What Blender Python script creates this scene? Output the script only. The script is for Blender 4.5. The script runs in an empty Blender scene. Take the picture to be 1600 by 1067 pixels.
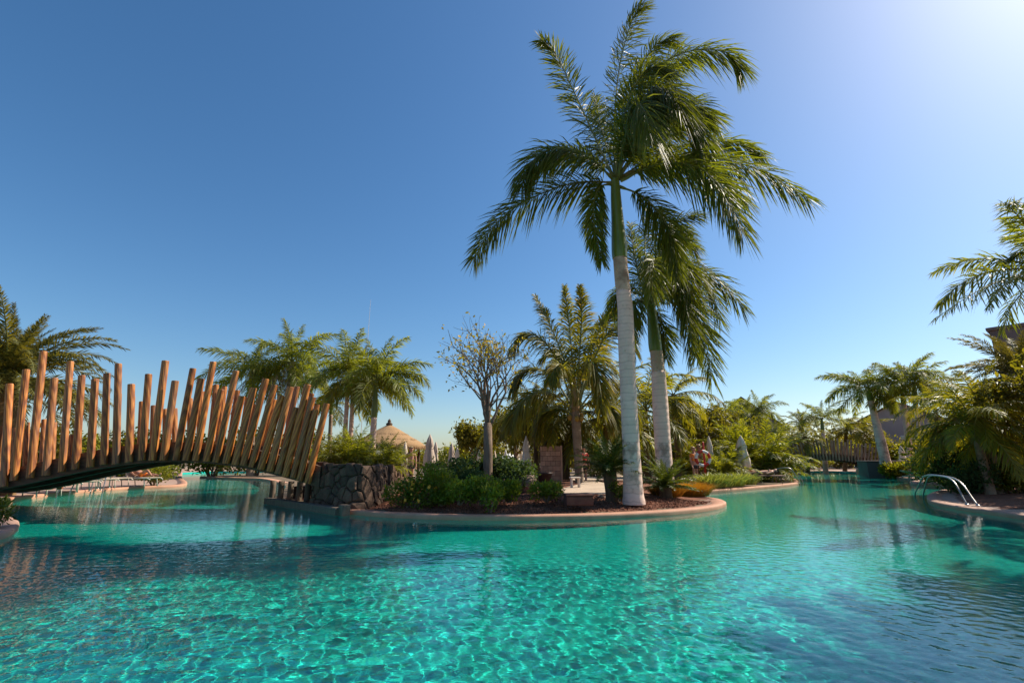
import bpy, bmesh, math, random
import numpy as np
from mathutils import Vector, Matrix
S = bpy.context.scene
COL = S.collection
rnd = random.Random(7)
PI = math.pi

# ------------------------------------------------------------------ camera, sky, sun, exposure
PITCH = math.radians(13.55)
CAM_H = 1.3
cam = bpy.data.cameras.new('camera')
cam_ob = bpy.data.objects.new('camera', cam)
COL.objects.link(cam_ob)
S.camera = cam_ob
cam.lens = 17.0
cam.sensor_width = 36.0
cam.clip_end = 3000
cam_ob.location = (0, 0, CAM_H)
cam_ob.rotation_euler = (PI / 2 + PITCH, 0, 0)

SUN_AZ, SUN_EL = math.radians(66), math.radians(43)
world = bpy.data.worlds.new('World')
S.world = world
world.use_nodes = True
wn = world.node_tree
sky = wn.nodes.new('ShaderNodeTexSky')
sky.sky_type = 'NISHITA'
sky.sun_disc = False
sky.sun_elevation = SUN_EL
sky.sun_rotation = SUN_AZ
sky.altitude = 1500
sky.air_density = 1.3
sky.dust_density = 2.9
sky.ozone_density = 4.5
hsv = wn.nodes.new('ShaderNodeHueSaturation')
hsv.inputs['Saturation'].default_value = 1.19
hsv.inputs['Hue'].default_value = 0.497
wn.links.new(sky.outputs[0], hsv.inputs['Color'])
wn.links.new(hsv.outputs[0], wn.nodes['Background'].inputs[0])
wn.nodes['Background'].inputs[1].default_value = 0.094
sun = bpy.data.lights.new('sun', 'SUN')
sun.energy = 4.9
sun.angle = math.radians(0.5)
sun.color = (1.0, 0.90, 0.74)
sun_ob = bpy.data.objects.new('sun', sun)
COL.objects.link(sun_ob)
sd = Vector((math.sin(SUN_AZ) * math.cos(SUN_EL), math.cos(SUN_AZ) * math.cos(SUN_EL), math.sin(SUN_EL)))
sun_ob.rotation_euler = sd.to_track_quat('Z', 'Y').to_euler()
sun.cycles.is_caustics_light = True
S.view_settings.view_transform = 'Standard'
S.view_settings.look = 'None'
S.view_settings.exposure = 0.56
S.view_settings.gamma = 1.0
S.cycles.use_denoising = True
S.cycles.max_bounces = 10
S.cycles.transparent_max_bounces = 16
S.cycles.sample_clamp_indirect = 4.0
S.cycles.caustics_reflective = False

# ------------------------------------------------------------------ survey helpers: from a sighted ray to a place in the world (metres)
FPX = 17.0 / 36.0 * 1600
CP, SP = math.cos(PITCH), math.sin(PITCH)

def ray(px, py):
    x, u = (px - 800) / FPX, -(py - 533.5) / FPX
    return Vector((x, CP - SP * u, SP + CP * u))

def at(px, py, z=0.1):                 # where the ray meets the level z
    d = ray(px, py)
    t = (z - CAM_H) / d.z
    return Vector((d.x * t, d.y * t, z))

def atd(px, py, Y):                    # where the ray meets the distance Y
    d = ray(px, py)
    t = Y / d.y
    return Vector((d.x * t, Y, CAM_H + d.z * t))

# ------------------------------------------------------------------ object helpers
def mesh_from(name, V, F, mats, smooth=False, mi=None):
    me = bpy.data.meshes.new(name)
    me.from_pydata([tuple(v) for v in V], [], [tuple(f) for f in F])
    for m in (mats if isinstance(mats, (list, tuple)) else [mats]):
        me.materials.append(m)
    if smooth:
        me.polygons.foreach_set('use_smooth', [True] * len(me.polygons))
    if mi is not None:
        me.polygons.foreach_set('material_index', mi)
    me.update()
    return me

def link(name, me, parent=None, loc=(0, 0, 0), rot=(0, 0, 0), sc=(1, 1, 1)):
    o = bpy.data.objects.new(name, me)
    COL.objects.link(o)
    if parent is not None:
        o.parent = parent
    o.location, o.rotation_euler = loc, rot
    o.scale = sc if hasattr(sc, '__len__') else (sc,) * 3
    return o

def tag(o, label=None, cat=None, group=None, kind=None):
    for k, v in (('label', label), ('category', cat), ('group', group), ('kind', kind)):
        if v:
            o[k] = v
    return o

def thing(name, label, cat, loc=(0, 0, 0), rz=0, group=None):
    o = link(name, None, None, loc, (0, 0, rz))
    return tag(o, label, cat, group)

class MB:                              # collects simple shapes into one mesh
    def __init__(s):
        s.V, s.F = [], []
    def add(s, V, F):
        b = len(s.V)
        s.V += [tuple(v) for v in V]
        s.F += [tuple(i + b for i in f) for f in F]
        return s
    def box(s, c, size, rz=0, bev=0.0):
        x, y, z = size[0] / 2, size[1] / 2, size[2] / 2
        ca, sa = math.cos(rz), math.sin(rz)
        b = min(bev, x * .9, y * .9, z * .9)
        rings = [(-z, b), (-z + b, 0), (z - b, 0), (z, b)] if b > 0 else [(-z, 0), (z, 0)]
        V, F = [], []
        for (h, i) in rings:
            pts = []
            for sx, sy in ((-1, -1), (1, -1), (1, 1), (-1, 1)):
                pts.append((sx * (x - i), sy * (y - i)))
            for p in pts:
                V.append((c[0] + p[0] * ca - p[1] * sa, c[1] + p[0] * sa + p[1] * ca, c[2] + h))
        n = len(rings)
        for r in range(n - 1):
            for k in range(4):
                F.append((r * 4 + k, r * 4 + (k + 1) % 4, (r + 1) * 4 + (k + 1) % 4, (r + 1) * 4 + k))
        F.append((3, 2, 1, 0))
        F.append(tuple((n - 1) * 4 + k for k in range(4)))
        return s.add(V, F)
    def tube(s, pts, rad, n=8, cap=True):
        pts = [Vector(p) for p in pts]
        if not hasattr(rad, '__len__'):
            rad = [rad] * len(pts)
        V, F = [], []
        ref = None
        for i, p in enumerate(pts):
            t = (pts[min(i + 1, len(pts) - 1)] - pts[max(i - 1, 0)]).normalized()
            if ref is None:
                ref = t.orthogonal().normalized()
            ref = (ref - t * ref.dot(t)).normalized()
            bt = t.cross(ref)
            for k in range(n):
                a = 2 * PI * k / n
                V.append(p + (ref * math.cos(a) + bt * math.sin(a)) * rad[i])
        for i in range(len(pts) - 1):
            for k in range(n):
                F.append((i * n + k, i * n + (k + 1) % n, (i + 1) * n + (k + 1) % n, (i + 1) * n + k))
        if cap:
            F.append(tuple(reversed(range(n))))
            F.append(tuple((len(pts) - 1) * n + k for k in range(n)))
        return s.add(V, F)
    def lathe(s, prof, n=20, c=(0, 0, 0), wob=None):
        V, F = [], []
        for i, (r, z) in enumerate(prof):
            for k in range(n):
                a = 2 * PI * k / n
                rr = r * (wob(a, i) if wob else 1)
                V.append((c[0] + rr * math.cos(a), c[1] + rr * math.sin(a), c[2] + z))
        for i in range(len(prof) - 1):
            for k in range(n):
                F.append((i * n + k, i * n + (k + 1) % n, (i + 1) * n + (k + 1) % n, (i + 1) * n + k))
        F.append(tuple(reversed(range(n))))
        F.append(tuple((len(prof) - 1) * n + k for k in range(n)))
        return s.add(V, F)
    def mesh(s, name, m, smooth=False):
        return mesh_from(name, s.V, s.F, m, smooth)
    def build(s, name, m, parent=None, smooth=False, **k):
        return link(name, s.mesh(name, m, smooth), parent, **k)

def catmull(P, n):
    P = [np.array(p, float) for p in P]
    P = [2 * P[0] - P[1]] + P + [2 * P[-1] - P[-2]]
    out = []
    m = len(P) - 3
    for j in range(n):
        u = j / (n - 1) * m
        i = min(int(u), m - 1)
        t = u - i
        a, b, c, d = P[i:i + 4]
        out.append(.5 * ((2 * b) + (c - a) * t + (2 * a - 5 * b + 4 * c - d) * t * t + (3 * b - a - 3 * c + d) * t ** 3))
    return np.array(out)

# ------------------------------------------------------------------ materials
def new_mat(name):
    m = bpy.data.materials.new(name)
    m.use_nodes = True
    return m, m.node_tree, m.node_tree.nodes['Principled BSDF']

def node(n, t, **kw):
    x = n.nodes.new(t)
    for k, v in kw.items():
        if k in x.inputs:
            x.inputs[k].default_value = v
        else:
            setattr(x, k, v)
    return x

def ramp(n, fac, cols):
    r = n.nodes.new('ShaderNodeValToRGB')
    e = r.color_ramp.elements
    while len(e) < len(cols):
        e.new(.5)
    for i, (p, c) in enumerate(cols):
        e[i].position = p
        e[i].color = (*c, 1)
    n.links.new(fac, r.inputs[0])
    return r.outputs[0]

def mat(name, c1, c2=None, scale=8, rough=.7, bump=.0, bscale=None, metal=0, stretch=(1, 1, 1), spec=.4, detail=5, world_co=False, islandvar=0, objvar=0):
    m, n, b = new_mat(name)
    c2 = c2 or c1
    if world_co:
        g = node(n, 'ShaderNodeNewGeometry')
        co = g.outputs['Position']
    else:
        co = node(n, 'ShaderNodeTexCoord').outputs['Object']
    mp = node(n, 'ShaderNodeMapping')
    mp.inputs['Scale'].default_value = stretch
    n.links.new(co, mp.inputs[0])
    nz = node(n, 'ShaderNodeTexNoise', Scale=scale, Detail=detail, Roughness=.6)
    n.links.new(mp.outputs[0], nz.inputs['Vector'])
    col = ramp(n, nz.outputs[0], [(.3, c1), (.7, c2)])
    if islandvar or objvar:
        src = node(n, 'ShaderNodeNewGeometry').outputs['Random Per Island'] if islandvar else node(n, 'ShaderNodeObjectInfo').outputs['Random']
        v = islandvar or objvar
        mr = node(n, 'ShaderNodeMapRange')
        mr.inputs['To Min'].default_value = 1 - v
        mr.inputs['To Max'].default_value = 1 + v
        n.links.new(src, mr.inputs[0])
        h = node(n, 'ShaderNodeHueSaturation')
        n.links.new(col, h.inputs['Color'])
        n.links.new(mr.outputs[0], h.inputs['Value'])
        col = h.outputs[0]
    n.links.new(col, b.inputs['Base Color'])
    b.inputs['Roughness'].default_value = rough
    b.inputs['Metallic'].default_value = metal
    b.inputs['Specular IOR Level'].default_value = spec
    if bump:
        nb = node(n, 'ShaderNodeTexNoise', Scale=bscale or scale * 4, Detail=6, Roughness=.65)
        n.links.new(mp.outputs[0], nb.inputs['Vector'])
        bp = node(n, 'ShaderNodeBump', Strength=min(1, bump), Distance=.02)
        n.links.new(nb.outputs[0], bp.inputs['Height'])
        n.links.new(bp.outputs[0], b.inputs['Normal'])
    return m

def leaf(name, c1, c2, c3=None, trans=.35, tcol=None, rough=.42, p3=.9):
    """leaf blades: colour differs blade by blade; light passes through"""
    m, n, b = new_mat(name)
    g = node(n, 'ShaderNodeNewGeometry')
    cols = [(.0, c1), (.75, c2)]
    if c3:
        cols += [(p3, c2), (1.0, c3)]
    nz = node(n, 'ShaderNodeTexNoise', Scale=1.6, Detail=3)
    tc = node(n, 'ShaderNodeTexCoord')
    n.links.new(tc.outputs['Object'], nz.inputs['Vector'])
    mx = node(n, 'ShaderNodeMath', operation='MULTIPLY_ADD')
    mx.inputs[1].default_value = .6
    n.links.new(g.outputs['Random Per Island'], mx.inputs[0])
    m2 = node(n, 'ShaderNodeMath', operation='MULTIPLY')
    m2.inputs[1].default_value = .4
    n.links.new(nz.outputs[0], m2.inputs[0])
    n.links.new(m2.outputs[0], mx.inputs[2])
    col = ramp(n, mx.outputs[0], cols)
    oi = node(n, 'ShaderNodeObjectInfo')
    mr = node(n, 'ShaderNodeMapRange')
    mr.inputs['To Min'].default_value = .75
    mr.inputs['To Max'].default_value = 1.3
    n.links.new(oi.outputs['Random'], mr.inputs[0])
    h = node(n, 'ShaderNodeHueSaturation')
    n.links.new(col, h.inputs['Color'])
    n.links.new(mr.outputs[0], h.inputs['Value'])
    n.links.new(h.outputs[0], b.inputs['Base Color'])
    b.inputs['Roughness'].default_value = rough + .06
    b.inputs['Specular IOR Level'].default_value = .35
    tr = node(n, 'ShaderNodeBsdfTranslucent')
    h2 = node(n, 'ShaderNodeMix', data_type='RGBA', blend_type='MULTIPLY')
    h2.inputs[0].default_value = 1
    n.links.new(h.outputs[0], h2.inputs[6])
    h2.inputs[7].default_value = (*(tcol or (2.6, 2.2, .7)), 1)
    n.links.new(h2.outputs[2], tr.inputs['Color'])
    ms = node(n, 'ShaderNodeMixShader')
    ms.inputs[0].default_value = trans
    n.links.new(b.outputs[0], ms.inputs[1])
    n.links.new(tr.outputs[0], ms.inputs[2])
    n.links.new(ms.outputs[0], n.nodes['Material Output'].inputs[0])
    return m

M = {}
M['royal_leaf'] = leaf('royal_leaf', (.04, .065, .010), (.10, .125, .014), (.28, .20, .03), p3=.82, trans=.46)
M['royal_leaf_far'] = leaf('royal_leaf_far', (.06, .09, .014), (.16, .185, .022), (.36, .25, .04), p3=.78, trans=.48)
M['coco_leaf'] = leaf('coconut_leaf', (.06, .085, .010), (.17, .165, .02), (.40, .22, .03), p3=.72, trans=.48)
M['yellow_leaf'] = leaf('yellow_palm_leaf', (.07, .11, .015), (.20, .19, .02), (.42, .28, .03), p3=.7, trans=.42)
M['date_leaf'] = leaf('date_leaf', (.06, .07, .02), (.14, .125, .028), (.28, .18, .05), trans=.3)
M['cycad_leaf'] = leaf('cycad_leaf', (.035, .06, .010), (.085, .115, .018), (.22, .18, .03), trans=.3, p3=.85)
M['dead_leaf'] = leaf('dead_leaf', (.16, .11, .065), (.30, .22, .14), None, trans=.2, tcol=(1.2, 1.1, .9), rough=.8)
M['dark_shrub'] = leaf('dark_shrub_leaf', (.025, .055, .018), (.055, .09, .025), (.08, .12, .03), trans=.22, rough=.8)
M['shrub'] = leaf('shrub_leaf', (.06, .10, .012), (.16, .205, .02), (.36, .31, .035), trans=.46, p3=.85)
M['yellow_shrub'] = leaf('yellow_shrub_leaf', (.08, .12, .015), (.20, .21, .025), (.35, .26, .04), trans=.4)
M['orange_grass'] = leaf('orange_grass_leaf', (.13, .13, .02), (.34, .17, .025), (.58, .12, .02), trans=.4, tcol=(1.8, 1.4, .6), p3=.8)
M['stripe_leaf'] = leaf('stripe_leaf', (.16, .22, .03), (.42, .44, .10), (.65, .60, .25), trans=.3, tcol=(1.5, 1.4, .7))
M['bamboo_leaf'] = leaf('bamboo_leaf', (.06, .09, .010), (.16, .175, .018), (.38, .25, .03), trans=.48, p3=.8)
M['tree_leaf'] = leaf('tree_leaf', (.07, .10, .02), (.22, .19, .03), (.46, .27, .03), trans=.42, p3=.62)
M['mass_leaf'] = leaf('mass_leaf', (.05, .065, .010), (.15, .145, .018), (.36, .21, .03), trans=.48, p3=.76)
M['rachis'] = mat('rachis', (.12, .14, .03), (.22, .2, .06), scale=6, rough=.5)
M['rachis_brown'] = mat('rachis_brown', (.22, .14, .06), (.34, .2, .08), scale=6, rough=.6)
M['crownshaft'] = mat('crownshaft', (.11, .155, .022), (.18, .21, .035), scale=2.5, stretch=(6, 6, .6), rough=.35, spec=.5)
M['crownshaft_yellow'] = mat('crownshaft_yellow', (.16, .17, .03), (.26, .22, .05), scale=2.5, stretch=(6, 6, .6), rough=.4)

def royal_trunk_mat(name, c1, c2, dark, rings=9.0):
    m, n, b = new_mat(name)
    tc = node(n, 'ShaderNodeTexCoord')
    mp = node(n, 'ShaderNodeMapping')
    n.links.new(tc.outputs['Object'], mp.inputs[0])
    nz = node(n, 'ShaderNodeTexNoise', Scale=2.2, Detail=7, Roughness=.65)
    n.links.new(mp.outputs[0], nz.inputs['Vector'])
    wv = node(n, 'ShaderNodeTexWave', wave_type='BANDS', bands_direction='Z', Scale=rings / 6.0, Distortion=1.8, Detail=5)
    wv.inputs['Detail Scale'].default_value = 3
    n.links.new(mp.outputs[0], wv.inputs['Vector'])
    r1 = ramp(n, nz.outputs[0], [(.3, c2), (.62, c1)])
    r2 = ramp(n, wv.outputs['Fac'], [(.0, (.62, .6, .56)), (.10, (1, 1, 1)), (.9, (1, 1, 1)), (1, (.92, .9, .88))])
    st = node(n, 'ShaderNodeTexNoise', Scale=1.1, Detail=8, Roughness=.75)
    n.links.new(mp.outputs[0], st.inputs['Vector'])
    r3 = ramp(n, st.outputs[0], [(.38, dark), (.47, (1, 1, 1))])
    a = node(n, 'ShaderNodeMix', data_type='RGBA', blend_type='MULTIPLY')
    a.inputs[0].default_value = .5
    n.links.new(r1, a.inputs[6]); n.links.new(r2, a.inputs[7])
    c = node(n, 'ShaderNodeMix', data_type='RGBA', blend_type='MULTIPLY')
    c.inputs[0].default_value = .75
    n.links.new(a.outputs[2], c.inputs[6]); n.links.new(r3, c.inputs[7])
    n.links.new(c.outputs[2], b.inputs['Base Color'])
    b.inputs['Roughness'].default_value = .75
    fn = node(n, 'ShaderNodeTexNoise', Scale=30, Detail=5)
    n.links.new(mp.outputs[0], fn.inputs['Vector'])
    ad = node(n, 'ShaderNodeMath', operation='MULTIPLY_ADD')
    ad.inputs[1].default_value = .35
    n.links.new(fn.outputs[0], ad.inputs[0]); n.links.new(wv.outputs['Fac'], ad.inputs[2])
    bp = node(n, 'ShaderNodeBump', Strength=.5, Distance=.012)
    n.links.new(ad.outputs[0], bp.inputs['Height'])
    n.links.new(bp.outputs[0], b.inputs['Normal'])
    return m
M['royal_trunk'] = royal_trunk_mat('royal_trunk', (.79, .56, .455), (.64, .44, .355), (.40, .36, .32))
M['royal_trunk_top'] = royal_trunk_mat('royal_trunk_top', (.56, .40, .29), (.40, .26, .18), (.6, .55, .5), rings=30)
M['brown_trunk'] = royal_trunk_mat('brown_trunk', (.30, .22, .15), (.17, .11, .07), (.5, .45, .4), rings=26)
M['dark_trunk'] = mat('dark_trunk', (.07, .04, .025), (.16, .09, .045), scale=4, stretch=(3, 3, .8), rough=.9, bump=.8)
M['fibre_trunk'] = mat('fibre_trunk', (.12, .07, .03), (.28, .16, .07), scale=5, stretch=(3, 3, 1), rough=.95, bump=1)
M['bark'] = mat('bark', (.14, .09, .06), (.26, .18, .125), scale=5, stretch=(2, 2, .7), rough=.9, bump=.6)

def wood_mat(name, a, b_, c, rough=.55):
    m, n, b = new_mat(name)
    tc = node(n, 'ShaderNodeTexCoord')
    oi = node(n, 'ShaderNodeObjectInfo')
    mp = node(n, 'ShaderNodeMapping')
    mp.inputs['Scale'].default_value = (7, 7, .9)
    n.links.new(tc.outputs['Object'], mp.inputs[0])
    av = node(n, 'ShaderNodeVectorMath', operation='ADD')
    sc = node(n, 'ShaderNodeMath', operation='MULTIPLY')
    sc.inputs[1].default_value = 40
    n.links.new(oi.outputs['Random'], sc.inputs[0])
    n.links.new(mp.outputs[0], av.inputs[0]); n.links.new(sc.outputs[0], av.inputs[1])
    wv = node(n, 'ShaderNodeTexWave', wave_type='RINGS', rings_direction='X', Scale=.9, Distortion=7, Detail=3)
    wv.inputs['Detail Scale'].default_value = 1.19
    n.links.new(av.outputs[0], wv.inputs['Vector'])
    nz = node(n, 'ShaderNodeTexNoise', Scale=2.0, Detail=7, Roughness=.7)
    n.links.new(av.outputs[0], nz.inputs['Vector'])
    mxf = node(n, 'ShaderNodeMix', data_type='FLOAT')
    mxf.inputs[0].default_value = .55
    n.links.new(wv.outputs['Fac'], mxf.inputs[2]); n.links.new(nz.outputs[0], mxf.inputs[3])
    col = ramp(n, mxf.outputs[0], [(.2, a), (.5, b_), (.8, c)])
    vo = node(n, 'ShaderNodeTexVoronoi', Scale=1.0)
    mp2 = node(n, 'ShaderNodeMapping')
    mp2.inputs['Scale'].default_value = (.9, .9, .35)
    n.links.new(av.outputs[0], mp2.inputs[0]); n.links.new(mp2.outputs[0], vo.inputs['Vector'])
    kn = ramp(n, vo.outputs['Distance'], [(.06, (.25, .16, .1)), (.13, (1, 1, 1))])
    k = node(n, 'ShaderNodeMix', data_type='RGBA', blend_type='MULTIPLY')
    k.inputs[0].default_value = .8
    n.links.new(col, k.inputs[6]); n.links.new(kn, k.inputs[7])
    mr = node(n, 'ShaderNodeMapRange')
    mr.inputs['To Min'].default_value = .72
    mr.inputs['To Max'].default_value = 1.19
    n.links.new(oi.outputs['Random'], mr.inputs[0])
    h = node(n, 'ShaderNodeHueSaturation')
    n.links.new(k.outputs[2], h.inputs['Color']); n.links.new(mr.outputs[0], h.inputs['Value'])
    # drying cracks that run along the grain, and grey weathering in patches
    mp3 = node(n, 'ShaderNodeMapping')
    mp3.inputs['Scale'].default_value = (4.5, 4.5, .35)
    n.links.new(av.outputs[0], mp3.inputs[0])
    ck = node(n, 'ShaderNodeTexNoise', Scale=1.0, Detail=2, Roughness=.5)
    n.links.new(mp3.outputs[0], ck.inputs['Vector'])
    ckc = ramp(n, ck.outputs[0], [(.335, (.18, .13, .10)), (.375, (1, 1, 1))])
    k2 = node(n, 'ShaderNodeMix', data_type='RGBA', blend_type='MULTIPLY')
    k2.inputs[0].default_value = .85
    n.links.new(h.outputs[0], k2.inputs[6]); n.links.new(ckc, k2.inputs[7])
    we = node(n, 'ShaderNodeTexNoise', Scale=.35, Detail=6, Roughness=.7)
    n.links.new(av.outputs[0], we.inputs['Vector'])
    wef = node(n, 'ShaderNodeMapRange')
    wef.inputs['From Min'].default_value = .5
    wef.inputs['From Max'].default_value = .75
    wef.inputs['To Max'].default_value = .7
    n.links.new(we.outputs[0], wef.inputs[0])
    k3 = node(n, 'ShaderNodeMix', data_type='RGBA')
    n.links.new(wef.outputs[0], k3.inputs[0]); n.links.new(k2.outputs[2], k3.inputs[6])
    k3.inputs[7].default_value = (.23, .15, .10, 1)
    n.links.new(k3.outputs[2], b.inputs['Base Color'])
    b.inputs['Roughness'].default_value = rough
    bp = node(n, 'ShaderNodeBump', Strength=.45, Distance=.01)
    n.links.new(mxf.outputs[0], bp.inputs['Height'])
    n.links.new(bp.outputs[0], b.inputs['Normal'])
    return m
M['pole_wood'] = wood_mat('pole_wood', (.20, .052, .008), (.40, .122, .018), (.56, .215, .04))
M['grey_wood'] = wood_mat('grey_wood', (.19, .115, .075), (.33, .21, .14), (.44, .30, .21), rough=.8)
M['dark_wood'] = mat('dark_wood', (.065, .036, .022), (.15, .085, .048), scale=5, stretch=(.6, 4, 4), rough=.75, bump=.4)
M['pier_wood'] = mat('pier_wood', (.11, .08, .06), (.20, .15, .11), scale=5, stretch=(5, 5, .6), rough=.85, bump=.5)
M['basalt'] = mat('basalt', (.042, .025, .017), (.145, .085, .055), scale=3.5, rough=.9, bump=1, bscale=18, world_co=True, objvar=.45)
M['mortar'] = mat('mortar', (.03, .019, .014), (.06, .04, .03), scale=8, rough=1, bump=1)
M['coping'] = mat('coping', (.43, .205, .125), (.56, .295, .19), scale=3, rough=.75, bump=.35, bscale=90, world_co=True, detail=8)
M['coping_grey'] = mat('coping_grey', (.33, .19, .14), (.44, .27, .20), scale=3, rough=.8, bump=.4, bscale=90, world_co=True, detail=8)
M['soil'] = mat('soil', (.10, .036, .020), (.27, .105, .055), scale=7, rough=1, bump=1, bscale=60, world_co=True, detail=9)
M['chip'] = mat('chip', (.08, .028, .016), (.28, .11, .06), scale=2, rough=.95, world_co=True, islandvar=.5)
M['ground'] = mat('ground', (.10, .07, .045), (.22, .16, .10), scale=.8, rough=1, bump=.5, world_co=True, detail=8)
M['path'] = mat('path', (.40, .30, .22), (.54, .42, .31), scale=2, rough=.9, bump=.4, bscale=50, world_co=True)
M['paving'] = mat('paving', (.32, .20, .15), (.43, .29, .22), scale=2.5, rough=.8, bump=.35, bscale=60, world_co=True, detail=8)
M['thatch'] = mat('thatch', (.26, .15, .07), (.48, .30, .15), scale=9, stretch=(4, 4, .6), rough=1, bump=1, bscale=30)
M['cream_cloth'] = mat('cream_cloth', (.72, .59, .46), (.82, .70, .57), scale=5, rough=.9)
M['grey_cloth'] = mat('grey_cloth', (.46, .36, .30), (.58, .47, .39), scale=5, rough=.9)
M['white_cloth'] = mat('white_cloth', (.74, .73, .70), (.82, .81, .78), scale=5, rough=.9)
M['metal'] = mat('metal', (.32, .30, .29), (.44, .42, .40), scale=20, rough=.32, metal=1)
M['white_paint'] = mat('white_paint', (.66, .57, .47), (.76, .67, .57), scale=6, rough=.5)
M['sling'] = mat('sling', (.42, .33, .25), (.55, .44, .34), scale=30, rough=.8)
M['brown_sling'] = mat('brown_sling', (.16, .09, .07), (.24, .14, .10), scale=30, rough=.8)
M['sign_stone'] = mat('sign_stone', (.40, .22, .15), (.52, .32, .22), scale=6, rough=.85, bump=.5, bscale=40, objvar=.2)
M['pot'] = mat('pot', (.035, .02, .016), (.07, .04, .03), scale=6, rough=.6)
M['box_brown'] = mat('box_brown', (.085, .03, .022), (.14, .055, .038), scale=7, rough=.8, bump=.5)
M['stone_rock'] = mat('stone_rock', (.16, .11, .09), (.30, .21, .16), scale=4, rough=.95, bump=1, bscale=15)
M['skin'] = mat('skin', (.50, .26, .17), (.60, .33, .23), scale=4, rough=.55)
M['tan_skin'] = mat('tan_skin', (.36, .17, .10), (.44, .22, .14), scale=4, rough=.55)
M['hair'] = mat('hair', (.03, .018, .01), (.07, .04, .02), scale=30, rough=.6)
M['fair_hair'] = mat('fair_hair', (.30, .20, .09), (.42, .30, .15), scale=30, rough=.6)
M['red_cloth'] = mat('red_cloth', (.55, .02, .03), (.66, .04, .04), scale=8, rough=.8)
M['orange_cloth'] = mat('orange_cloth', (.70, .20, .03), (.80, .28, .05), scale=8, rough=.8)
M['dark_cloth'] = mat('dark_cloth', (.03, .03, .045), (.06, .06, .08), scale=8, rough=.8)
M['red_paint'] = mat('red_paint', (.50, .03, .02), (.60, .06, .03), scale=8, rough=.45)
M['wall_grey'] = mat('wall_grey', (.30, .24, .22), (.38, .31, .28), scale=.5, rough=.9, bump=.3, bscale=8)
M['wall_dark'] = mat('wall_dark', (.11, .085, .08), (.16, .125, .115), scale=.6, rough=.9, bump=.3, bscale=8)
M['wall_beige'] = mat('wall_beige', (.52, .43, .33), (.62, .52, .41), scale=.6, rough=.9, bump=.2, bscale=8)
M['roof_brown'] = mat('roof_brown', (.10, .055, .035), (.17, .095, .06), scale=2, rough=.9, bump=.5, objvar=.25)
M['glass'] = mat('glass', (.03, .04, .05), (.05, .06, .07), scale=1, rough=.1, spec=.8)
M['flower'] = mat('flower', (.75, .30, .03), (.85, .45, .05), scale=9, rough=.7)
M['coconut'] = mat('coconut', (.30, .17, .03), (.40, .26, .05), scale=5, rough=.6)

def pool_tile_mat():
    m, n, b = new_mat('pool_tile')
    g = node(n, 'ShaderNodeNewGeometry')
    vo = node(n, 'ShaderNodeTexVoronoi', Scale=26, distance='CHEBYCHEV', Randomness=.12)
    n.links.new(g.outputs['Position'], vo.inputs['Vector'])
    sep = node(n, 'ShaderNodeSeparateColor')
    n.links.new(vo.outputs['Color'], sep.inputs[0])
    col = ramp(n, sep.outputs[0], [(.0, (.003, .35, .30)), (.35, (.004, .46, .37)), (.7, (.012, .57, .44)), (1, (.003, .40, .41))])
    nz = node(n, 'ShaderNodeTexNoise', Scale=.35, Detail=4)
    n.links.new(g.outputs['Position'], nz.inputs['Vector'])
    r = ramp(n, nz.outputs[0], [(.3, (.86, .92, .96)), (.7, (1.06, 1.03, 1.0))])
    k = node(n, 'ShaderNodeMix', data_type='RGBA', blend_type='MULTIPLY')
    k.inputs[0].default_value = 1
    n.links.new(col, k.inputs[6]); n.links.new(r, k.inputs[7])
    n.links.new(k.outputs[2], b.inputs['Base Color'])
    b.inputs['Roughness'].default_value = .6
    b.inputs['Specular IOR Level'].default_value = .1
    return m
M['pool_tile'] = pool_tile_mat()

def water_mat():
    m, n, b = new_mat('pool_water')
    n.nodes.remove(b)
    g = node(n, 'ShaderNodeBsdfGlass', IOR=1.33, Roughness=0.0)
    g.inputs['Color'].default_value = (.93, 1.0, .98, 1)
    geo = node(n, 'ShaderNodeNewGeometry')
    mp = node(n, 'ShaderNodeMapping')
    mp.inputs['Scale'].default_value = (1.0, 1.5, 1)
    n.links.new(geo.outputs['Position'], mp.inputs[0])
    n1 = node(n, 'ShaderNodeTexNoise', Scale=5, Detail=3, Roughness=.5)
    n.links.new(mp.outputs[0], n1.inputs['Vector'])
    bp = node(n, 'ShaderNodeBump', Strength=.18, Distance=.03)
    n.links.new(n1.outputs[0], bp.inputs['Height'])
    n.links.new(bp.outputs[0], g.inputs['Normal'])
    n.links.new(g.outputs[0], n.nodes['Material Output'].inputs[0])
    return m
M['pool_water'] = water_mat()

# ------------------------------------------------------------------ the pool and the land round it
POOL_Z = -1.02
def pxs(L, z=0.0):
    return [at(x, y, z).to_2d() for x, y in L]

isl_front = [(313, 746.5), (372, 748.5), (410, 750), (444, 760), (436, 775), (428, 784), (470, 792), (531, 801), (585, 806.5), (640, 809.5), (720, 812), (800, 812.5),
             (880, 811.5), (950, 809.5), (1010, 806.5), (1060, 803), (1100, 798.5), (1124, 794), (1133, 789), (1122, 784), (1104, 781), (1086, 778), (1074, 774.5),
             (1090, 771), (1140, 767.5), (1190, 763), (1228, 759.5), (1246, 756.5), (1245, 752.5), (1238, 747), (1234, 740.5)]
left_front = [(284, 740), (283, 748), (291, 756), (280, 760.5), (210, 764), (140, 769), (70, 776), (0, 784.5)]
right_front = [(1800, 845), (1700, 827), (1600, 811.5), (1540, 803), (1498, 796.5), (1466, 790), (1453, 784.5), (1452, 777), (1466, 770.5), (1490, 767), (1519, 764.5),
               (1501, 762.5), (1460, 760), (1428, 757.5), (1424, 754.5), (1440, 751), (1405, 747.5), (1375, 743.5), (1366, 740.5)]
def smooth_line(L, per=5):
    P = catmull([(p.x, p.y) for p in L], (len(L) - 1) * per + 1)
    return [Vector((p[0], p[1])) for p in P]
FAR = 64.0
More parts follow.
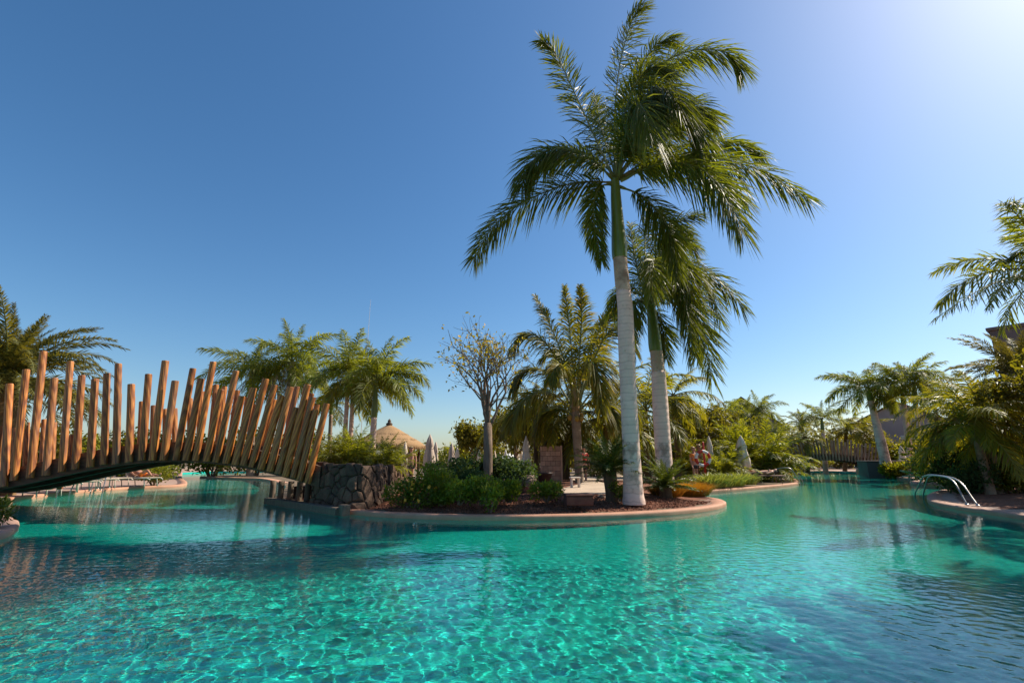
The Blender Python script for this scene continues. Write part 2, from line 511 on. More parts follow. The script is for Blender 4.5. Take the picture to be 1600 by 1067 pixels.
isl_line = smooth_line(pxs(isl_front))
left_line = smooth_line(pxs(left_front))
right_line = smooth_line(pxs(right_front))
near_left = [at(x, y, 0).to_2d() for x, y in ((-40, 846), (-5, 843), (16, 835), (25, 826), (20, 818), (0, 812), (-40, 806))]
near_left_line = smooth_line(near_left)
lx, rx = left_line[0], right_line[-1]
isl_poly = isl_line + [Vector((isl_line[-1].x + 2, FAR)), Vector((isl_line[0].x - 1.5, FAR))]
left_poly = [Vector((lx.x - 1.5, FAR))] + left_line + [Vector((left_line[-1].x - 5, left_line[-1].y - 3)), Vector((-34, 6)), Vector((-120, 6)), Vector((-120, FAR))]
right_poly = right_line + [Vector((rx.x + 2.5, FAR)), Vector((150, FAR)), Vector((150, 6)), Vector((right_line[0].x + 6, 6))]
nl_poly = near_left_line + [Vector((-16, near_left_line[-1].y + .4)), Vector((-16, near_left_line[0].y - .4))]

def prism(name, poly, z0, z1, top, side):
    bm = bmesh.new()
    a = [bm.verts.new((p.x, p.y, z1)) for p in poly]
    f = bm.faces.new(a)
    f.normal_update()
    if f.normal.z < 0:
        f.normal_flip()
    b = [bm.verts.new((p.x, p.y, z0)) for p in poly]
    n = len(a)
    for i in range(n):
        q = bm.faces.new((a[i], a[(i + 1) % n], b[(i + 1) % n], b[i]))
        q.material_index = 1
    bmesh.ops.triangulate(bm, faces=[f])
    bmesh.ops.recalc_face_normals(bm, faces=bm.faces)
    me = bpy.data.meshes.new(name)
    bm.to_mesh(me)
    bm.free()
    me.materials.append(top)
    me.materials.append(side)
    o = link(name, me)
    o['kind'] = 'structure'
    o.cycles.is_caustics_receiver = True
    return o

prism('island_ground', isl_poly, POOL_Z - .1, .085, M['ground'], M['pool_tile'])
prism('left_terrace_ground', left_poly, POOL_Z - .1, .085, M['paving'], M['pool_tile'])
prism('right_terrace_ground', right_poly, POOL_Z - .1, .085, M['paving'], M['pool_tile'])
prism('planter_ground', nl_poly, POOL_Z - .1, .085, M['soil'], M['pool_tile'])
rear_line = [Vector(p) for p in ((-24, 5.9), (-20, 3.0), (-14, .4), (-7, -.9), (0, -1.15), (7, -.9), (13, .2), (17, 3.0), (18.5, 5.9))]
prism('near_terrace_ground', [Vector((-120, -40)), Vector((-120, 5.9))] + rear_line + [Vector((150, 5.9)), Vector((150, -40))], POOL_Z - .1, .085, M['paving'], M['pool_tile'])
far_poly = [Vector((-900, FAR)), Vector((900, FAR)), Vector((900, 1500)), Vector((-900, 1500))]
prism('far_bank_ground', [Vector((-75, 47.5)), Vector((95, 47.5)), Vector((95, FAR)), Vector((-75, FAR))], POOL_Z - .1, .078, M['ground'], M['pool_tile'])
prism('ground', far_poly, POOL_Z - .1, .08, M['ground'], M['pool_tile'])
fl = link('pool_floor', mesh_from('pool_floor', [(-130, -40, POOL_Z), (150, -40, POOL_Z), (150, FAR, POOL_Z), (-130, FAR, POOL_Z)], [(0, 1, 2, 3)], M['pool_tile']))
fl['kind'] = 'structure'
fl.cycles.is_caustics_receiver = True

def coping(name, line, width, m, inward=1, h=.105, width_at=None):
    """the rounded kerb that runs along the water's edge"""
    prof = [(-.03, -.06), (-.04, .05), (-.03, .085), (.0, h - .003), (.06, h), (width * .62, h - .004), (width * .63, h - .012), (width - .02, h - .012), (width, .05)]
    V, F = [], []
    n = len(line)
    k = len(prof)
    for i, p in enumerate(line):
        t = (line[min(i + 1, n - 1)] - line[max(i - 1, 0)]).normalized()
        nr = Vector((-t.y, t.x)) * inward
        for (u, z) in prof:
            q = p + nr * (u * (width_at(p) if width_at and u > .1 else 1))
            V.append((q.x, q.y, z))
    for i in range(n - 1):
        for j in range(k - 1):
            F.append((i * k + j, i * k + j + 1, (i + 1) * k + j + 1, (i + 1) * k + j))
    mi = []
    for i in range(n - 1):
        mi += [0] * 5 + [1] * 3
    me = mesh_from(name, V, F, [m, M['coping_grey']], True, mi)
    o = link(name, me)
    o['kind'] = 'structure'
    return o
isl_cop = isl_line[5 * 5:]
tip_ = at(1133, 789, 0).to_2d()
coping('island_coping', isl_cop, .30, M['coping'], width_at=lambda p: 1 + 1.1 * math.exp(-((p - tip_).length / .7) ** 2))
coping('island_back_coping', isl_line[:5 * 3], .45, M['coping'])
coping('left_coping', left_line, .4, M['coping'], -1)
coping('right_coping', right_line, .36, M['coping_grey'], -1)
coping('near_coping', smooth_line(rear_line), .4, M['coping'], -1)
coping('planter_coping', near_left_line, .3, M['coping_grey'], 1)

# planted soil: a height sheet that rises from the kerb
def in_poly(X, Y, poly):
    r = np.zeros(X.shape, bool)
    n = len(poly)
    for i in range(n):
        a, b = poly[i], poly[(i + 1) % n]
        c = (a.y > Y) != (b.y > Y)
        with np.errstate(divide='ignore', invalid='ignore'):
            xi = (b.x - a.x) * (Y - a.y) / (b.y - a.y) + a.x
        r ^= c & (X < xi)
    return r

def edge_dist(X, Y, line):
    d = np.full(X.shape, 1e9)
    for a, b in zip(line[:-1], line[1:]):
        vx, vy = b.x - a.x, b.y - a.y
        L = vx * vx + vy * vy + 1e-9
        t = np.clip(((X - a.x) * vx + (Y - a.y) * vy) / L, 0, 1)
        d = np.minimum(d, np.hypot(X - a.x - t * vx, Y - a.y - t * vy))
    return d

def lump(X, Y, sc, seed):
    r = np.random.RandomState(seed)
    Z = 0
    for _ in range(14):
        k = sc * r.uniform(.5, 2.2)
        th = r.uniform(0, 6.28)
        Z = Z + np.sin(k * (X * math.cos(th) + Y * math.sin(th)) + r.uniform(0, 6.28)) / 14 ** .5
    return Z

def soil_sheet(name, poly, line, x0, x1, y0, y1, step, rise, m, reach=2.5, base=.085, inner=.26):
    xs, ys = np.arange(x0, x1, step), np.arange(y0, y1, step)
    X, Y = np.meshgrid(xs, ys)
    ok = in_poly(X, Y, poly)
    d = edge_dist(X, Y, line)
    ok &= d > inner
    t = np.clip((d - inner) / reach, 0, 1)
    Z = base + rise * (t * t * (3 - 2 * t)) + .012 * lump(X, Y, 6, 4) * np.clip((d - inner) * 3, 0, 1)
    idx = np.arange(X.size).reshape(X.shape)
    q = ok[:-1, :-1] & ok[1:, :-1] & ok[:-1, 1:] & ok[1:, 1:]
    F = np.stack([idx[:-1, :-1][q], idx[:-1, 1:][q], idx[1:, 1:][q], idx[1:, :-1][q]], -1)
    used, inv = np.unique(F, return_inverse=True)
    V = np.stack([X, Y, Z], -1).reshape(-1, 3)[used]
    o = link(name, mesh_from(name, V, inv.reshape(-1, 4), m, True))
    o['kind'] = 'structure'
    return o

def soil_z(x, y):
    X, Y = np.array([x]), np.array([y])
    d = edge_dist(X, Y, isl_line)[0]
    t = min(1, max(0, (d - .3) / 2.5))
    return .1 + .2 * (t * t * (3 - 2 * t))

soil_sheet('soil_bed', isl_poly, isl_line, -7.5, 7.2, 9, 24, .1, .2, M['soil'])

soil_sheet('right_soil_bed', right_poly, right_line, 9.5, 22, 12.5, 21, .12, .12, M['soil'], base=.085, inner=.6)
def on_soil(px, py):                   # a point on the planted bed
    z = .25
    for _ in range(6):
        p = at(px, py, z)
        z = soil_z(p.x, p.y)
    return at(px, py, z)

# loose chips of lava mulch along the front of the bed
r = np.random.RandomState(5)
X, Y = r.uniform(-5.5, 6, 26000), r.uniform(9.3, 14.5, 26000)
k = in_poly(X, Y, isl_poly)
d = edge_dist(X, Y, isl_line)
k &= d > .36
X, Y, d = X[k], Y[k], d[k]
t = np.clip((d - .3) / 2.5, 0, 1)
Z = .1 + .2 * (t * t * (3 - 2 * t))
mb = MB()
for x, y, z in zip(X, Y, Z):
    s = r.uniform(.012, .034)
    a = r.uniform(0, 6.28)
    c, q = math.cos(a) * s, math.sin(a) * s
    mb.add([(x + c, y + q, z), (x - q, y + c, z + s * .2), (x - c * .8, y - q, z), (x + q * .3, y - c * .4, z + s * r.uniform(.6, 1.2))], [(0, 1, 3), (1, 2, 3), (2, 0, 3)])
tag(mb.build('gravel', M['chip']), 'red brown lava chips covering the planted bed', 'gravel', kind='stuff')

# sand coloured path through the island
pth = [on_soil(x, y) for x, y in ((868, 774), (960, 773), (975, 765), (955, 757), (930, 752), (915, 752), (905, 757), (880, 763))]
V = [(p.x, p.y, p.z + .02) for p in pth]
o = link('garden_path', mesh_from('garden_path', V, [tuple(range(len(V)))], M['path'])); o['kind'] = 'structure'
pp = [at(x, y, .1) for x, y in ((930, 752), (960, 757), (1000, 748), (1000, 742), (640, 742), (600, 748), (700, 748), (870, 749))]
o = link('terrace_path', mesh_from('terrace_path', [(p.x, p.y, .094) for p in pp], [tuple(range(len(pp)))], M['path'])); o['kind'] = 'structure'

# water: one sheet with real ripples
def axis(a, b, c0, c1, fine, g):
    v = [c0]
    while v[-1] < c1:
        v.append(v[-1] + fine)
    s = fine
    while v[-1] < b:
        s *= g
        v.append(v[-1] + s)
    s = fine
    w = []
    u = c0
    while u > a:
        s *= g
        u -= s
        w.append(u)
    return np.array(w[::-1] + v)
ys = axis(-6, FAR, .6, 7.6, .018, 1.021)
xs = axis(-70, 75, -5.0, 5.0, .0185, 1.028)
X, Y = np.meshgrid(xs, ys)
sp = np.maximum(np.gradient(ys)[:, None] + 0 * X, np.gradient(xs)[None, :] + 0 * X)
wr = np.random.RandomState(11)
Z = np.zeros_like(X)
WAVE = .0075
for i in range(110):
    lam = 10 ** wr.uniform(math.log10(.055), math.log10(.30))
    th = wr.normal(.9, 1.0)
    kk = 2 * PI / lam
    amp = WAVE / kk * (1.0 if lam < .17 else .6)
    fade = np.clip(lam / (sp * 3.2) - 1, 0, 1)
    Z += fade * amp * np.sin(kk * (X * math.cos(th) + Y * math.sin(th)) + wr.uniform(0, 6.28))
calm = .75 + .35 * lump(X, Y, .35, 9)
Z *= np.clip(calm, .35, 1.3)
nv, nu = X.shape
V = np.stack([X, Y, Z], -1).reshape(-1, 3).astype(np.float32)
ii = np.arange(nv * nu, dtype=np.int32).reshape(nv, nu)
F = np.stack([ii[:-1, :-1], ii[:-1, 1:], ii[1:, 1:], ii[1:, :-1]], -1).reshape(-1, 4)
me = bpy.data.meshes.new('pool_water')
me.vertices.add(len(V)); me.vertices.foreach_set('co', V.ravel())
me.loops.add(F.size); me.loops.foreach_set('vertex_index', F.ravel())
me.polygons.add(len(F)); me.polygons.foreach_set('loop_start', np.arange(0, F.size, 4, dtype=np.int32))
me.polygons.foreach_set('use_smooth', np.ones(len(F), bool))
me.update(); me.validate()
me.materials.append(M['pool_water'])
wo = link('pool_water', me)
wo['kind'] = 'structure'
wo.cycles.is_caustics_caster = True

# ------------------------------------------------------------------ palms
def frond_geo(P, n=70, length=.55, width=.03, plume=(.25, .35), droop=.25, rr=.022, seed=0, segs=3, bare=.1, a0=65, a1=28, tipk=.35, windx=0.0, up=None, fold=0.0):
    """one pinnate frond along the curve P: rachis and two combs of leaflets. returns V, F, material index"""
    g = random.Random(seed)
    C = catmull(P, 26)
    N = len(C)
    T = np.gradient(C, axis=0)
    T /= np.linalg.norm(T, axis=1)[:, None]
    upv = np.array(up if up is not None else (0, 0, 1.0))
    Sv = np.zeros_like(T)
    prev = None
    for i in range(N):
        s = np.cross(T[i], upv)
        l = np.linalg.norm(s)
        if prev is not None:
            if l < .25:
                s = prev - T[i] * prev.dot(T[i])
            elif s.dot(prev) < 0:
                s = -s
            s = s / (np.linalg.norm(s) + 1e-9) * .5 + (prev - T[i] * prev.dot(T[i])) * .5
        elif l < .05:
            s = np.array((1.0, 0, 0)) - T[i] * T[i][0]
        s /= np.linalg.norm(s) + 1e-9
        Sv[i] = s
        prev = s
    Nv = np.cross(Sv, T)
    mb = MB()
    mb.tube([tuple(c) for c in C], [rr * (1 - .85 * i / (N - 1)) * (1.6 if i < 2 else 1) for i in range(N)], 5)
    nf = len(mb.F)
    V, F = [], []
    for k in range(n):
        t = bare + (1 - bare) * (k + .5) / n
        for side in (-1, 1):
            tt = min(.999, max(0, t + g.uniform(-.5, .5) / n)) * (N - 1)
            i = int(tt)
            f = tt - i
            p = C[i] * (1 - f) + C[i + 1] * f
            Tn, Sn, Nn = T[i], Sv[i] * side, Nv[i]
            a = math.radians(a0 + (a1 - a0) * t + g.uniform(-9, 9))
            b = g.choice((-1, 1)) * plume[0] + g.gauss(0, plume[1]) + fold
            d = Tn * math.cos(a) + (Sn * math.cos(b) + Nn * math.sin(b)) * math.sin(a)
            prof = (min(1, .45 + 3.2 * (t - bare)) * (1 if t < .55 else 1 - (t - .55) / .45 * (1 - tipk)))
            L = length * prof * g.uniform(.85, 1.12)
            W = Tn - d * d.dot(Tn)
            W /= np.linalg.norm(W) + 1e-9
            W = W * .85 + np.cross(d, W) * g.uniform(-.5, .5)
            w = width * .5 * (1 if t < .8 else .8)
            dr = droop * g.uniform(.6, 1.5) * L
            base = len(V)
            for s_ in range(segs):
                u = s_ / segs
                q = p + d * L * u
                q = q + np.array((windx * L * u * u, 0, -dr * u * u))
                ww = w * (.55 if s_ == 0 else (1 if u < .7 else .7))
                V.append(q - W * ww); V.append(q + W * ww)
            q = p + d * L + np.array((windx * L, 0, -dr))
            V.append(q)
            for s_ in range(segs - 1):
                F.append((base + 2 * s_, base + 2 * s_ + 1, base + 2 * s_ + 3, base + 2 * s_ + 2))
            F.append((base + 2 * segs - 2, base + 2 * segs - 1, base + 2 * segs))
    mb.add(V, F)
    mi = [0] * nf + [1] * (len(mb.F) - nf)
    return mb.V, mb.F, mi

def frond_mesh(name, P, leafm, rach='rachis', **k):
    V, F, mi = frond_geo(P, **k)
    return mesh_from(name, V, F, [M[rach], M[leafm]], False, mi)

def arc(elev, droop, L=1.0, n=7, roll=0.0):
    """a frond's spine: leaves at elev degrees and bends down by droop degrees"""
    P = [np.zeros(3)]
    for i in range(n):
        t = (i + .5) / n
        e = math.radians(elev - droop * t ** 1.3)
        P.append(P[-1] + np.array((math.cos(e), roll * t * math.cos(e), math.sin(e))) * L / n)
    return P

LIB = {}
def lib(species):
    """a few frond shapes for each kind of palm, for unit length"""
    if species in LIB:
        return LIB[species]
    sets = {
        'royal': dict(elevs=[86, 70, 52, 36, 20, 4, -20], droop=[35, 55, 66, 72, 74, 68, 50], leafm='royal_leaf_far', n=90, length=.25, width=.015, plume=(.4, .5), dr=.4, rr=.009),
        'coconut': dict(elevs=[84, 70, 54, 38, 22, 4, -22], droop=[30, 48, 66, 74, 78, 72, 50], leafm='coco_leaf', n=72, length=.24, width=.015, plume=(.12, .12), dr=.55, rr=.009),
        'yellow': dict(elevs=[82, 68, 54, 40, 24, 6, -10], droop=[40, 66, 84, 92, 95, 90, 70], leafm='yellow_leaf', n=62, length=.25, width=.018, plume=(.2, .2), dr=.35, rr=.010),
        'date': dict(elevs=[84, 66, 50, 34, 18, 0, -26], droop=[40, 58, 66, 70, 70, 66, 40], leafm='date_leaf', n=100, length=.125, width=.011, plume=(.45, .25), dr=.12, rr=.011),
        'cycad': dict(elevs=[80, 64, 50, 36, 24, 12, 2], droop=[22, 30, 36, 40, 40, 34, 26], leafm='cycad_leaf', n=60, length=.17, width=.016, plume=(.3, .08), dr=.08, rr=.008),
        'feather': dict(elevs=[86, 76, 66, 54, 42, 30, 12], droop=[35, 50, 62, 70, 72, 70, 60], leafm='bamboo_leaf', n=34, length=.24, width=.020, plume=(.2, .25), dr=.3, rr=.008),
        'dead': dict(elevs=[-45, -62, -75], droop=[35, 22, 10], leafm='dead_leaf', n=36, length=.17, width=.012, plume=(.3, .4), dr=.6, rr=.009),
    }
    s = sets[species]
    out = []
    for j, e in enumerate(s['elevs']):
        for v in range(2 if species != 'dead' else 1):
            P = arc(e + rnd.uniform(-5, 5), s['droop'][j] * rnd.uniform(.85, 1.15), roll=rnd.uniform(-.25, .25))
            me = frond_mesh('frond', P, s['leafm'], n=s['n'], length=s['length'], width=s['width'], plume=s['plume'], droop=s['dr'], rr=s['rr'], seed=j * 7 + v + 1, segs=2, bare=.12 if species != 'cycad' else .05)
            out.append((e, me))
    LIB[species] = out
    return out

def trunk_mesh(name, prof, n=14, m='royal_trunk', wob=.03, seed=0, joints=0):
    """prof: list of (x, y, z, radius) from base to top"""
    A = catmull(prof, 40)
    V, F = [], []
    g = random.Random(seed)
    ph = [g.uniform(0, 6.28) for _ in range(3)]
    for i, (x, y, z, r_) in enumerate(A):
        for k in range(n):
            a = 2 * PI * k / n
            rr = r_ * (1 + wob * (math.sin(2 * a + ph[0] + z) + .6 * math.sin(3 * a + ph[1] - z * 1.7)) * .5)
            if joints and (i % joints == 0):
                rr *= 1.045
            V.append((x + rr * math.cos(a), y + rr * math.sin(a), z))
    for i in range(len(A) - 1):
        for k in range(n):
            F.append((i * n + k, i * n + (k + 1) % n, (i + 1) * n + (k + 1) % n, (i + 1) * n + k))
    F.append(tuple((len(A) - 1) * n + k for k in range(n)))
    F.append(tuple(reversed(range(n))))
    return mesh_from(name, V, F, M[m], True)

def palm(label, base, crown, rad, species, nfr, L, group=None, shaft=None, trunk='royal_trunk', name=None, emax=86, emin=-15, dead=0, seed=0, wind=0.0, taper=.75, lean_mid=(0, 0), joints=0, nuts=0, swell=1.0, yaw=None):
    """a palm built from its base to its crown: trunk, crown shaft, fronds"""
    name = name or {'royal': 'royal_palm', 'coconut': 'coconut_palm', 'yellow': 'areca_palm', 'date': 'date_palm', 'cycad': 'cycad', 'feather': 'bamboo_palm'}[species]
    g = random.Random(seed + 100)
    base, crown = Vector(base), Vector(crown)
    t = thing(name, label, {'cycad': 'plant'}.get(species, 'palm tree'), base, 0, group)
    c = crown - base
    H = c.z
    sh = shaft if shaft is not None else 0
    zt = H - sh
    def axis_(z):
        u = z / H
        return (c.x * u + lean_mid[0] * math.sin(PI * u), c.y * u + lean_mid[1] * math.sin(PI * u))
    prof = []
    for u, rm in ((0, 1.22), (.06, 1.03), (.3, swell), (.6, .5 + .5 * swell * taper), (1, taper)):
        z = u * zt - (.15 if u == 0 else 0)
        x, y = axis_(max(0, z))
        prof.append((x, y, z, rad * rm))
    link('trunk', trunk_mesh('trunk', prof, m=trunk, seed=seed, joints=joints), t)
    if sh:
        prof = []
        for u, rm in ((0, taper * 1.05), (.12, taper * 1.12), (.45, taper * .95), (.8, taper * .7), (1.08, taper * .5)):
            z = zt + u * sh - .01
            x, y = axis_(min(H, z))
            prof.append((x, y, z, rad * rm))
        link('crownshaft', trunk_mesh('crownshaft', prof, m='crownshaft', seed=seed, wob=.05), t)
    F = lib(species)
    for i in range(nfr):
        u = (i + .5) / nfr
        e = emax + (emin - emax) * u ** .9 + g.uniform(-8, 8)
        j = min(range(len(F)), key=lambda q: abs(F[q][0] - e) + g.uniform(0, 4))
        az = i * 2.39996 + seed * 1.3 + g.uniform(-.25, .25)
        if wind:
            az = math.atan2(math.sin(az), math.cos(az) + wind)
        s_ = L * g.uniform(.85, 1.12) * (.75 if e > 75 else 1)
        link('frond', F[j][1], t, (c.x, c.y, c.z + g.uniform(-.05, .05) * rad), (g.uniform(-.12, .12), g.uniform(-.1, .1), az), (s_, s_, s_))
    if dead:
        Fd = lib('dead')
        for i in range(dead):
            s_ = L * g.uniform(.6, .95)
            link('dead_frond', Fd[i % 3][1], t, (c.x, c.y, c.z - sh * .3 - .1), (0, 0, g.uniform(0, 6.28)), (s_, s_, s_))
    if nuts:
        mb = MB()
        mb.lathe([(.01, -.14), (.07, -.11), (.105, -.02), (.09, .07), (.04, .12), (.01, .13)], 8)
        me = mb.mesh('coconut', M['coconut'], True)
        for i in range(nuts):
            a = i * 2.4
            link('coconut', me, t, (c.x + .27 * math.cos(a), c.y + .27 * math.sin(a), c.z - .25 - .08 * (i % 3)), (0, 0, a))
    return t

def hero_palm(label, base, bulge, crown_px, Y, fr, seed=0, group=None, shaft_m='crownshaft', Ls=.95, n=205, nuse=1):
    """royal palm whose trunk and fronds follow surveyed points"""
    t = thing('royal_palm', label, 'palm tree', base, 0, group)
    pr = []
    for px, py, w in bulge[0]:
        p = atd(px, py, Y)
        D = p.y * CP + (p.z - CAM_H) * SP
        pr.append((p.x - base.x, 0, p.z - base.z, w * D / FPX / 2))
    link('trunk', trunk_mesh('trunk', pr, n=20, m='royal_trunk', seed=seed, wob=.035), t)
    for nm, mt, key in (('trunk_neck', 'royal_trunk_top', 1), ('crownshaft', shaft_m, 2)):
        pr = []
        for px, py, w in bulge[key]:
            p = atd(px, py, Y)
            D = p.y * CP + (p.z - CAM_H) * SP
            pr.append((p.x - base.x, 0, p.z - base.z, w * D / FPX / 2))
        link(nm, trunk_mesh(nm, pr, n=18, m=mt, seed=seed + 1, wob=.03), t)
    for k, f in enumerate(fr):
        P = []
        for (px, py, dy) in f['p']:
            q = atd(px, py, Y + dy)
            P.append((q.x - base.x, q.y - base.y, q.z - base.z))
        me = frond_mesh('frond', P, 'royal_leaf', n=int(n * f.get('n', 1)), length=Ls * f.get('L', 1), width=.037, plume=(f.get('pl', .5), .5), droop=f.get('dr', .45) + .08, rr=.034, seed=seed * 50 + k,
                        segs=3, bare=f.get('bare', .1), windx=f.get('w', .12), a0=62, a1=30, tipk=f.get('tip', .5), up=f.get('up', (0, -.7, .7)))
        link('frond', me, t)
    return t

# the two royal palms on the island's point
b1 = on_soil(990, 783)
Y1 = b1.y
main_fr = [
    dict(p=[(960, 286, 0), (925, 284, .1), (880, 290, .2), (815, 318, .2), (768, 358, .1), (741, 404, 0)], dr=.35, L=1.0, w=-.05),
    dict(p=[(958, 280, 0), (920, 246, -.4), (868, 232, -.6), (832, 252, -.6), (815, 290, -.6)], dr=.6, L=1.0, w=-.1),
    dict(p=[(957, 275, 0), (925, 205, .2), (895, 140, .3), (868, 85, .2), (846, 62, -.3)], dr=.15, L=.95, w=0),
    dict(p=[(961, 275, 0), (960, 190, .6), (968, 105, .9), (985, 40, .9), (1002, 8, .7)], dr=.2, L=1.05, w=.25),
    dict(p=[(964, 275, 0), (985, 180, -.3), (1030, 105, -.6), (1088, 78, -.8), (1138, 84, -.9), (1158, 108, -.9)], dr=.55, L=1.0, w=.1),
    dict(p=[(966, 275, 0), (985, 205, -.9), (1012, 150, -1.6), (1040, 140, -2.3), (1062, 165, -2.9)], dr=.75, L=1.2, w=.15, pl=.5),
    dict(p=[(966, 278, 0), (975, 220, -1.0), (992, 170, -1.9), (1005, 170, -2.6), (1015, 205, -3.2)], dr=.7, L=1.1, w=.2, pl=.5),
    dict(p=[(968, 276, 0), (1010, 225, .8), (1060, 190, 1.3), (1110, 180, 1.5)], dr=.25, L=.9, w=.25),
    dict(p=[(970, 278, 0), (1030, 240, .3), (1095, 222, .5), (1150, 224, .5), (1188, 240, .4)], dr=.5, L=.9, w=.15),
    dict(p=[(970, 281, 0), (1040, 250, -.3), (1110, 245, -.5), (1190, 268, -.6), (1262, 310, -.6)], dr=.5, L=1.05, w=.15),
    dict(p=[(970, 283, 0), (1030, 256, -.8), (1090, 262, -1.4), (1130, 300, -1.8), (1160, 362, -1.9)], dr=.45, L=1.1, w=.1),
    dict(p=[(958, 288, 0), (938, 292, -.2), (928, 318, -.3), (930, 360, -.35), (940, 408, -.3)], dr=.3, L=.7, w=.02, bare=.2),
    dict(p=[(968, 292, 0), (1002, 306, -.4), (1032, 336, -.7), (1050, 375, -.8), (1058, 425, -.8)], dr=.4, L=.85, w=.05, bare=.15),
    dict(p=[(962, 275, 0), (945, 220, .8), (935, 180, 1.2), (930, 150, 1.5)], dr=.3, L=.9, w=.1),
    dict(p=[(963, 276, 0), (1000, 200, 1.0), (1020, 140, 1.5), (1055, 100, 1.8), (1090, 90, 1.8)], dr=.4, L=.95, w=.2),
    dict(p=[(966, 276, 0), (1010, 215, -.5), (1050, 175, -.9), (1085, 190, -1.2), (1100, 235, -1.4)], dr=.6, L=1.1, w=.1),
    dict(p=[(964, 275, 0), (972, 200, .2), (990, 130, .2), (1020, 75, .1), (1050, 60, 0)], dr=.4, L=1.1, w=.2),
    dict(p=[(963, 275, 0), (968, 215, -.5), (985, 150, -.9), (1010, 110, -1.2), (1040, 110, -1.5)], dr=.5, L=1.1, w=.2),
    dict(p=[(966, 276, 0), (1000, 225, -.4), (1040, 180, -.7), (1080, 165, -.9), (1115, 185, -1.0)], dr=.5, L=1.1, w=.12),
    dict(p=[(968, 280, 0), (1020, 255, .5), (1075, 252, .9), (1125, 275, 1.1), (1165, 315, 1.1)], dr=.45, L=1.0, w=.12),
    dict(p=[(960, 276, 0), (935, 250, .6), (900, 235, 1.0), (872, 238, 1.1), (850, 262, 1.1)], dr=.5, L=.9, w=0),
]
hero_palm('tallest royal palm with a smooth grey white trunk on the tip of the island bed', b1,
          [[(991, 788, 34.5), (990.5, 783, 35), (989.5, 770, 31.5), (987.5, 728, 27.5), (984, 660, 25.5), (981, 596, 25), (978, 520, 25.5), (977, 486, 24), (974, 455, 23)],
           [(974, 456, 22.9), (972, 440, 23), (970, 420, 22), (968.5, 398, 22)],
           [(968.5, 404, 23), (968, 395, 24.5), (967, 375, 23), (965, 345, 19), (962.5, 310, 16), (961, 280, 13)]],
          None, Y1, main_fr, seed=1, group='royal palms on the island point')
b2 = on_soil(1041, 773)
b2 = Vector((atd(1040, 760, 15.6).x, 15.6, soil_z(3.5, 15.6)))
sec_fr = [
    dict(p=[(1016, 478, 0), (1035, 440, -.3), (1070, 425, -.6), (1120, 435, -.7), (1162, 482, -.7)], dr=.45, L=.95),
    dict(p=[(1017, 482, 0), (1048, 462, -.6), (1080, 480, -1.0), (1100, 525, -1.1), (1112, 590, -1.1)], dr=.35, L=1.05),
    dict(p=[(1015, 476, 0), (1010, 420, .3), (1030, 370, .5), (1060, 345, .5), (1092, 335, .4)], dr=.3, L=.95, w=.2),
    dict(p=[(1014, 476, 0), (998, 430, -.2), (990, 390, -.2), (985, 350, 0)], dr=.3, L=.85, w=.1),
    dict(p=[(1016, 476, 0), (1030, 420, -.8), (1050, 400, -1.4), (1072, 420, -1.8), (1080, 465, -2.0)], dr=.6, L=1.1, pl=.5),
    dict(p=[(1014, 478, 0), (990, 450, .4), (970, 455, .6), (955, 485, .7)], dr=.5, L=.9),
    dict(p=[(1013, 480, 0), (1000, 470, -.5), (985, 490, -.8), (980, 530, -.9)], dr=.4, L=.85),
    dict(p=[(1016, 476, 0), (1040, 410, .8), (1062, 375, 1.2), (1085, 385, 1.4)], dr=.5, L=1.0),
    dict(p=[(1017, 480, 0), (1045, 455, .6), (1075, 465, 1.0), (1090, 510, 1.1), (1088, 560, 1.1)], dr=.4, L=.95),
    dict(p=[(1016, 477, 0), (1020, 430, -1.0), (1022, 405, -1.7), (1020, 420, -2.4), (1018, 460, -2.8)], dr=.6, L=1.0, pl=.5),
    dict(p=[(1017, 480, 0), (1040, 445, -.9), (1062, 450, -1.5), (1075, 490, -1.8), (1082, 550, -1.9)], dr=.4, L=1.0),
    dict(p=[(1016, 476, 0), (1008, 400, .9), (1012, 350, 1.3), (1030, 330, 1.4)], dr=.3, L=.9, w=.15),
    dict(p=[(1016, 476, 0), (1025, 420, -.4), (1045, 375, -.6), (1070, 360, -.7)], dr=.4, L=1.0, w=.15),
    dict(p=[(1016, 478, 0), (1045, 430, .3), (1080, 420, .5), (1110, 450, .6), (1125, 500, .6)], dr=.45, L=.95),
    dict(p=[(1016, 484, 0), (1026, 490, .4), (1036, 520, .6), (1040, 560, .7)], dr=.3, L=.8, bare=.2),
]
hero_palm('second royal palm, shorter, standing just behind the tallest one', b2,
          [[(1042, 785, 29), (1040.5, 770, 29), (1038.5, 735, 26), (1034.5, 680, 24), (1031, 620, 23), (1028.5, 580, 21)],
           [(1028.5, 582, 20.8), (1027, 565, 20), (1024.5, 545, 18.5)],
           [(1024.5, 549, 19.5), (1023, 535, 20), (1020, 505, 16), (1017, 480, 12), (1016, 470, 10)]],
          None, b2.y, sec_fr, seed=2, group='royal palms on the island point', n=140)

def gpalm(label, bpx, Y, cpx, radpx, species, nfr, Lpx, zb=.1, **k):
    """palm from its sighted foot column and crown, at distance Y; sizes given as they look from the survey point"""
    c = atd(cpx[0], cpx[1], Y)
    D = Y * CP + (c.z - CAM_H) * SP
    p = atd(bpx, 735, Y)
    return palm(label, (p.x, Y, zb), c, radpx / 2 * Y / FPX, species, nfr, Lpx * D / FPX, **k)

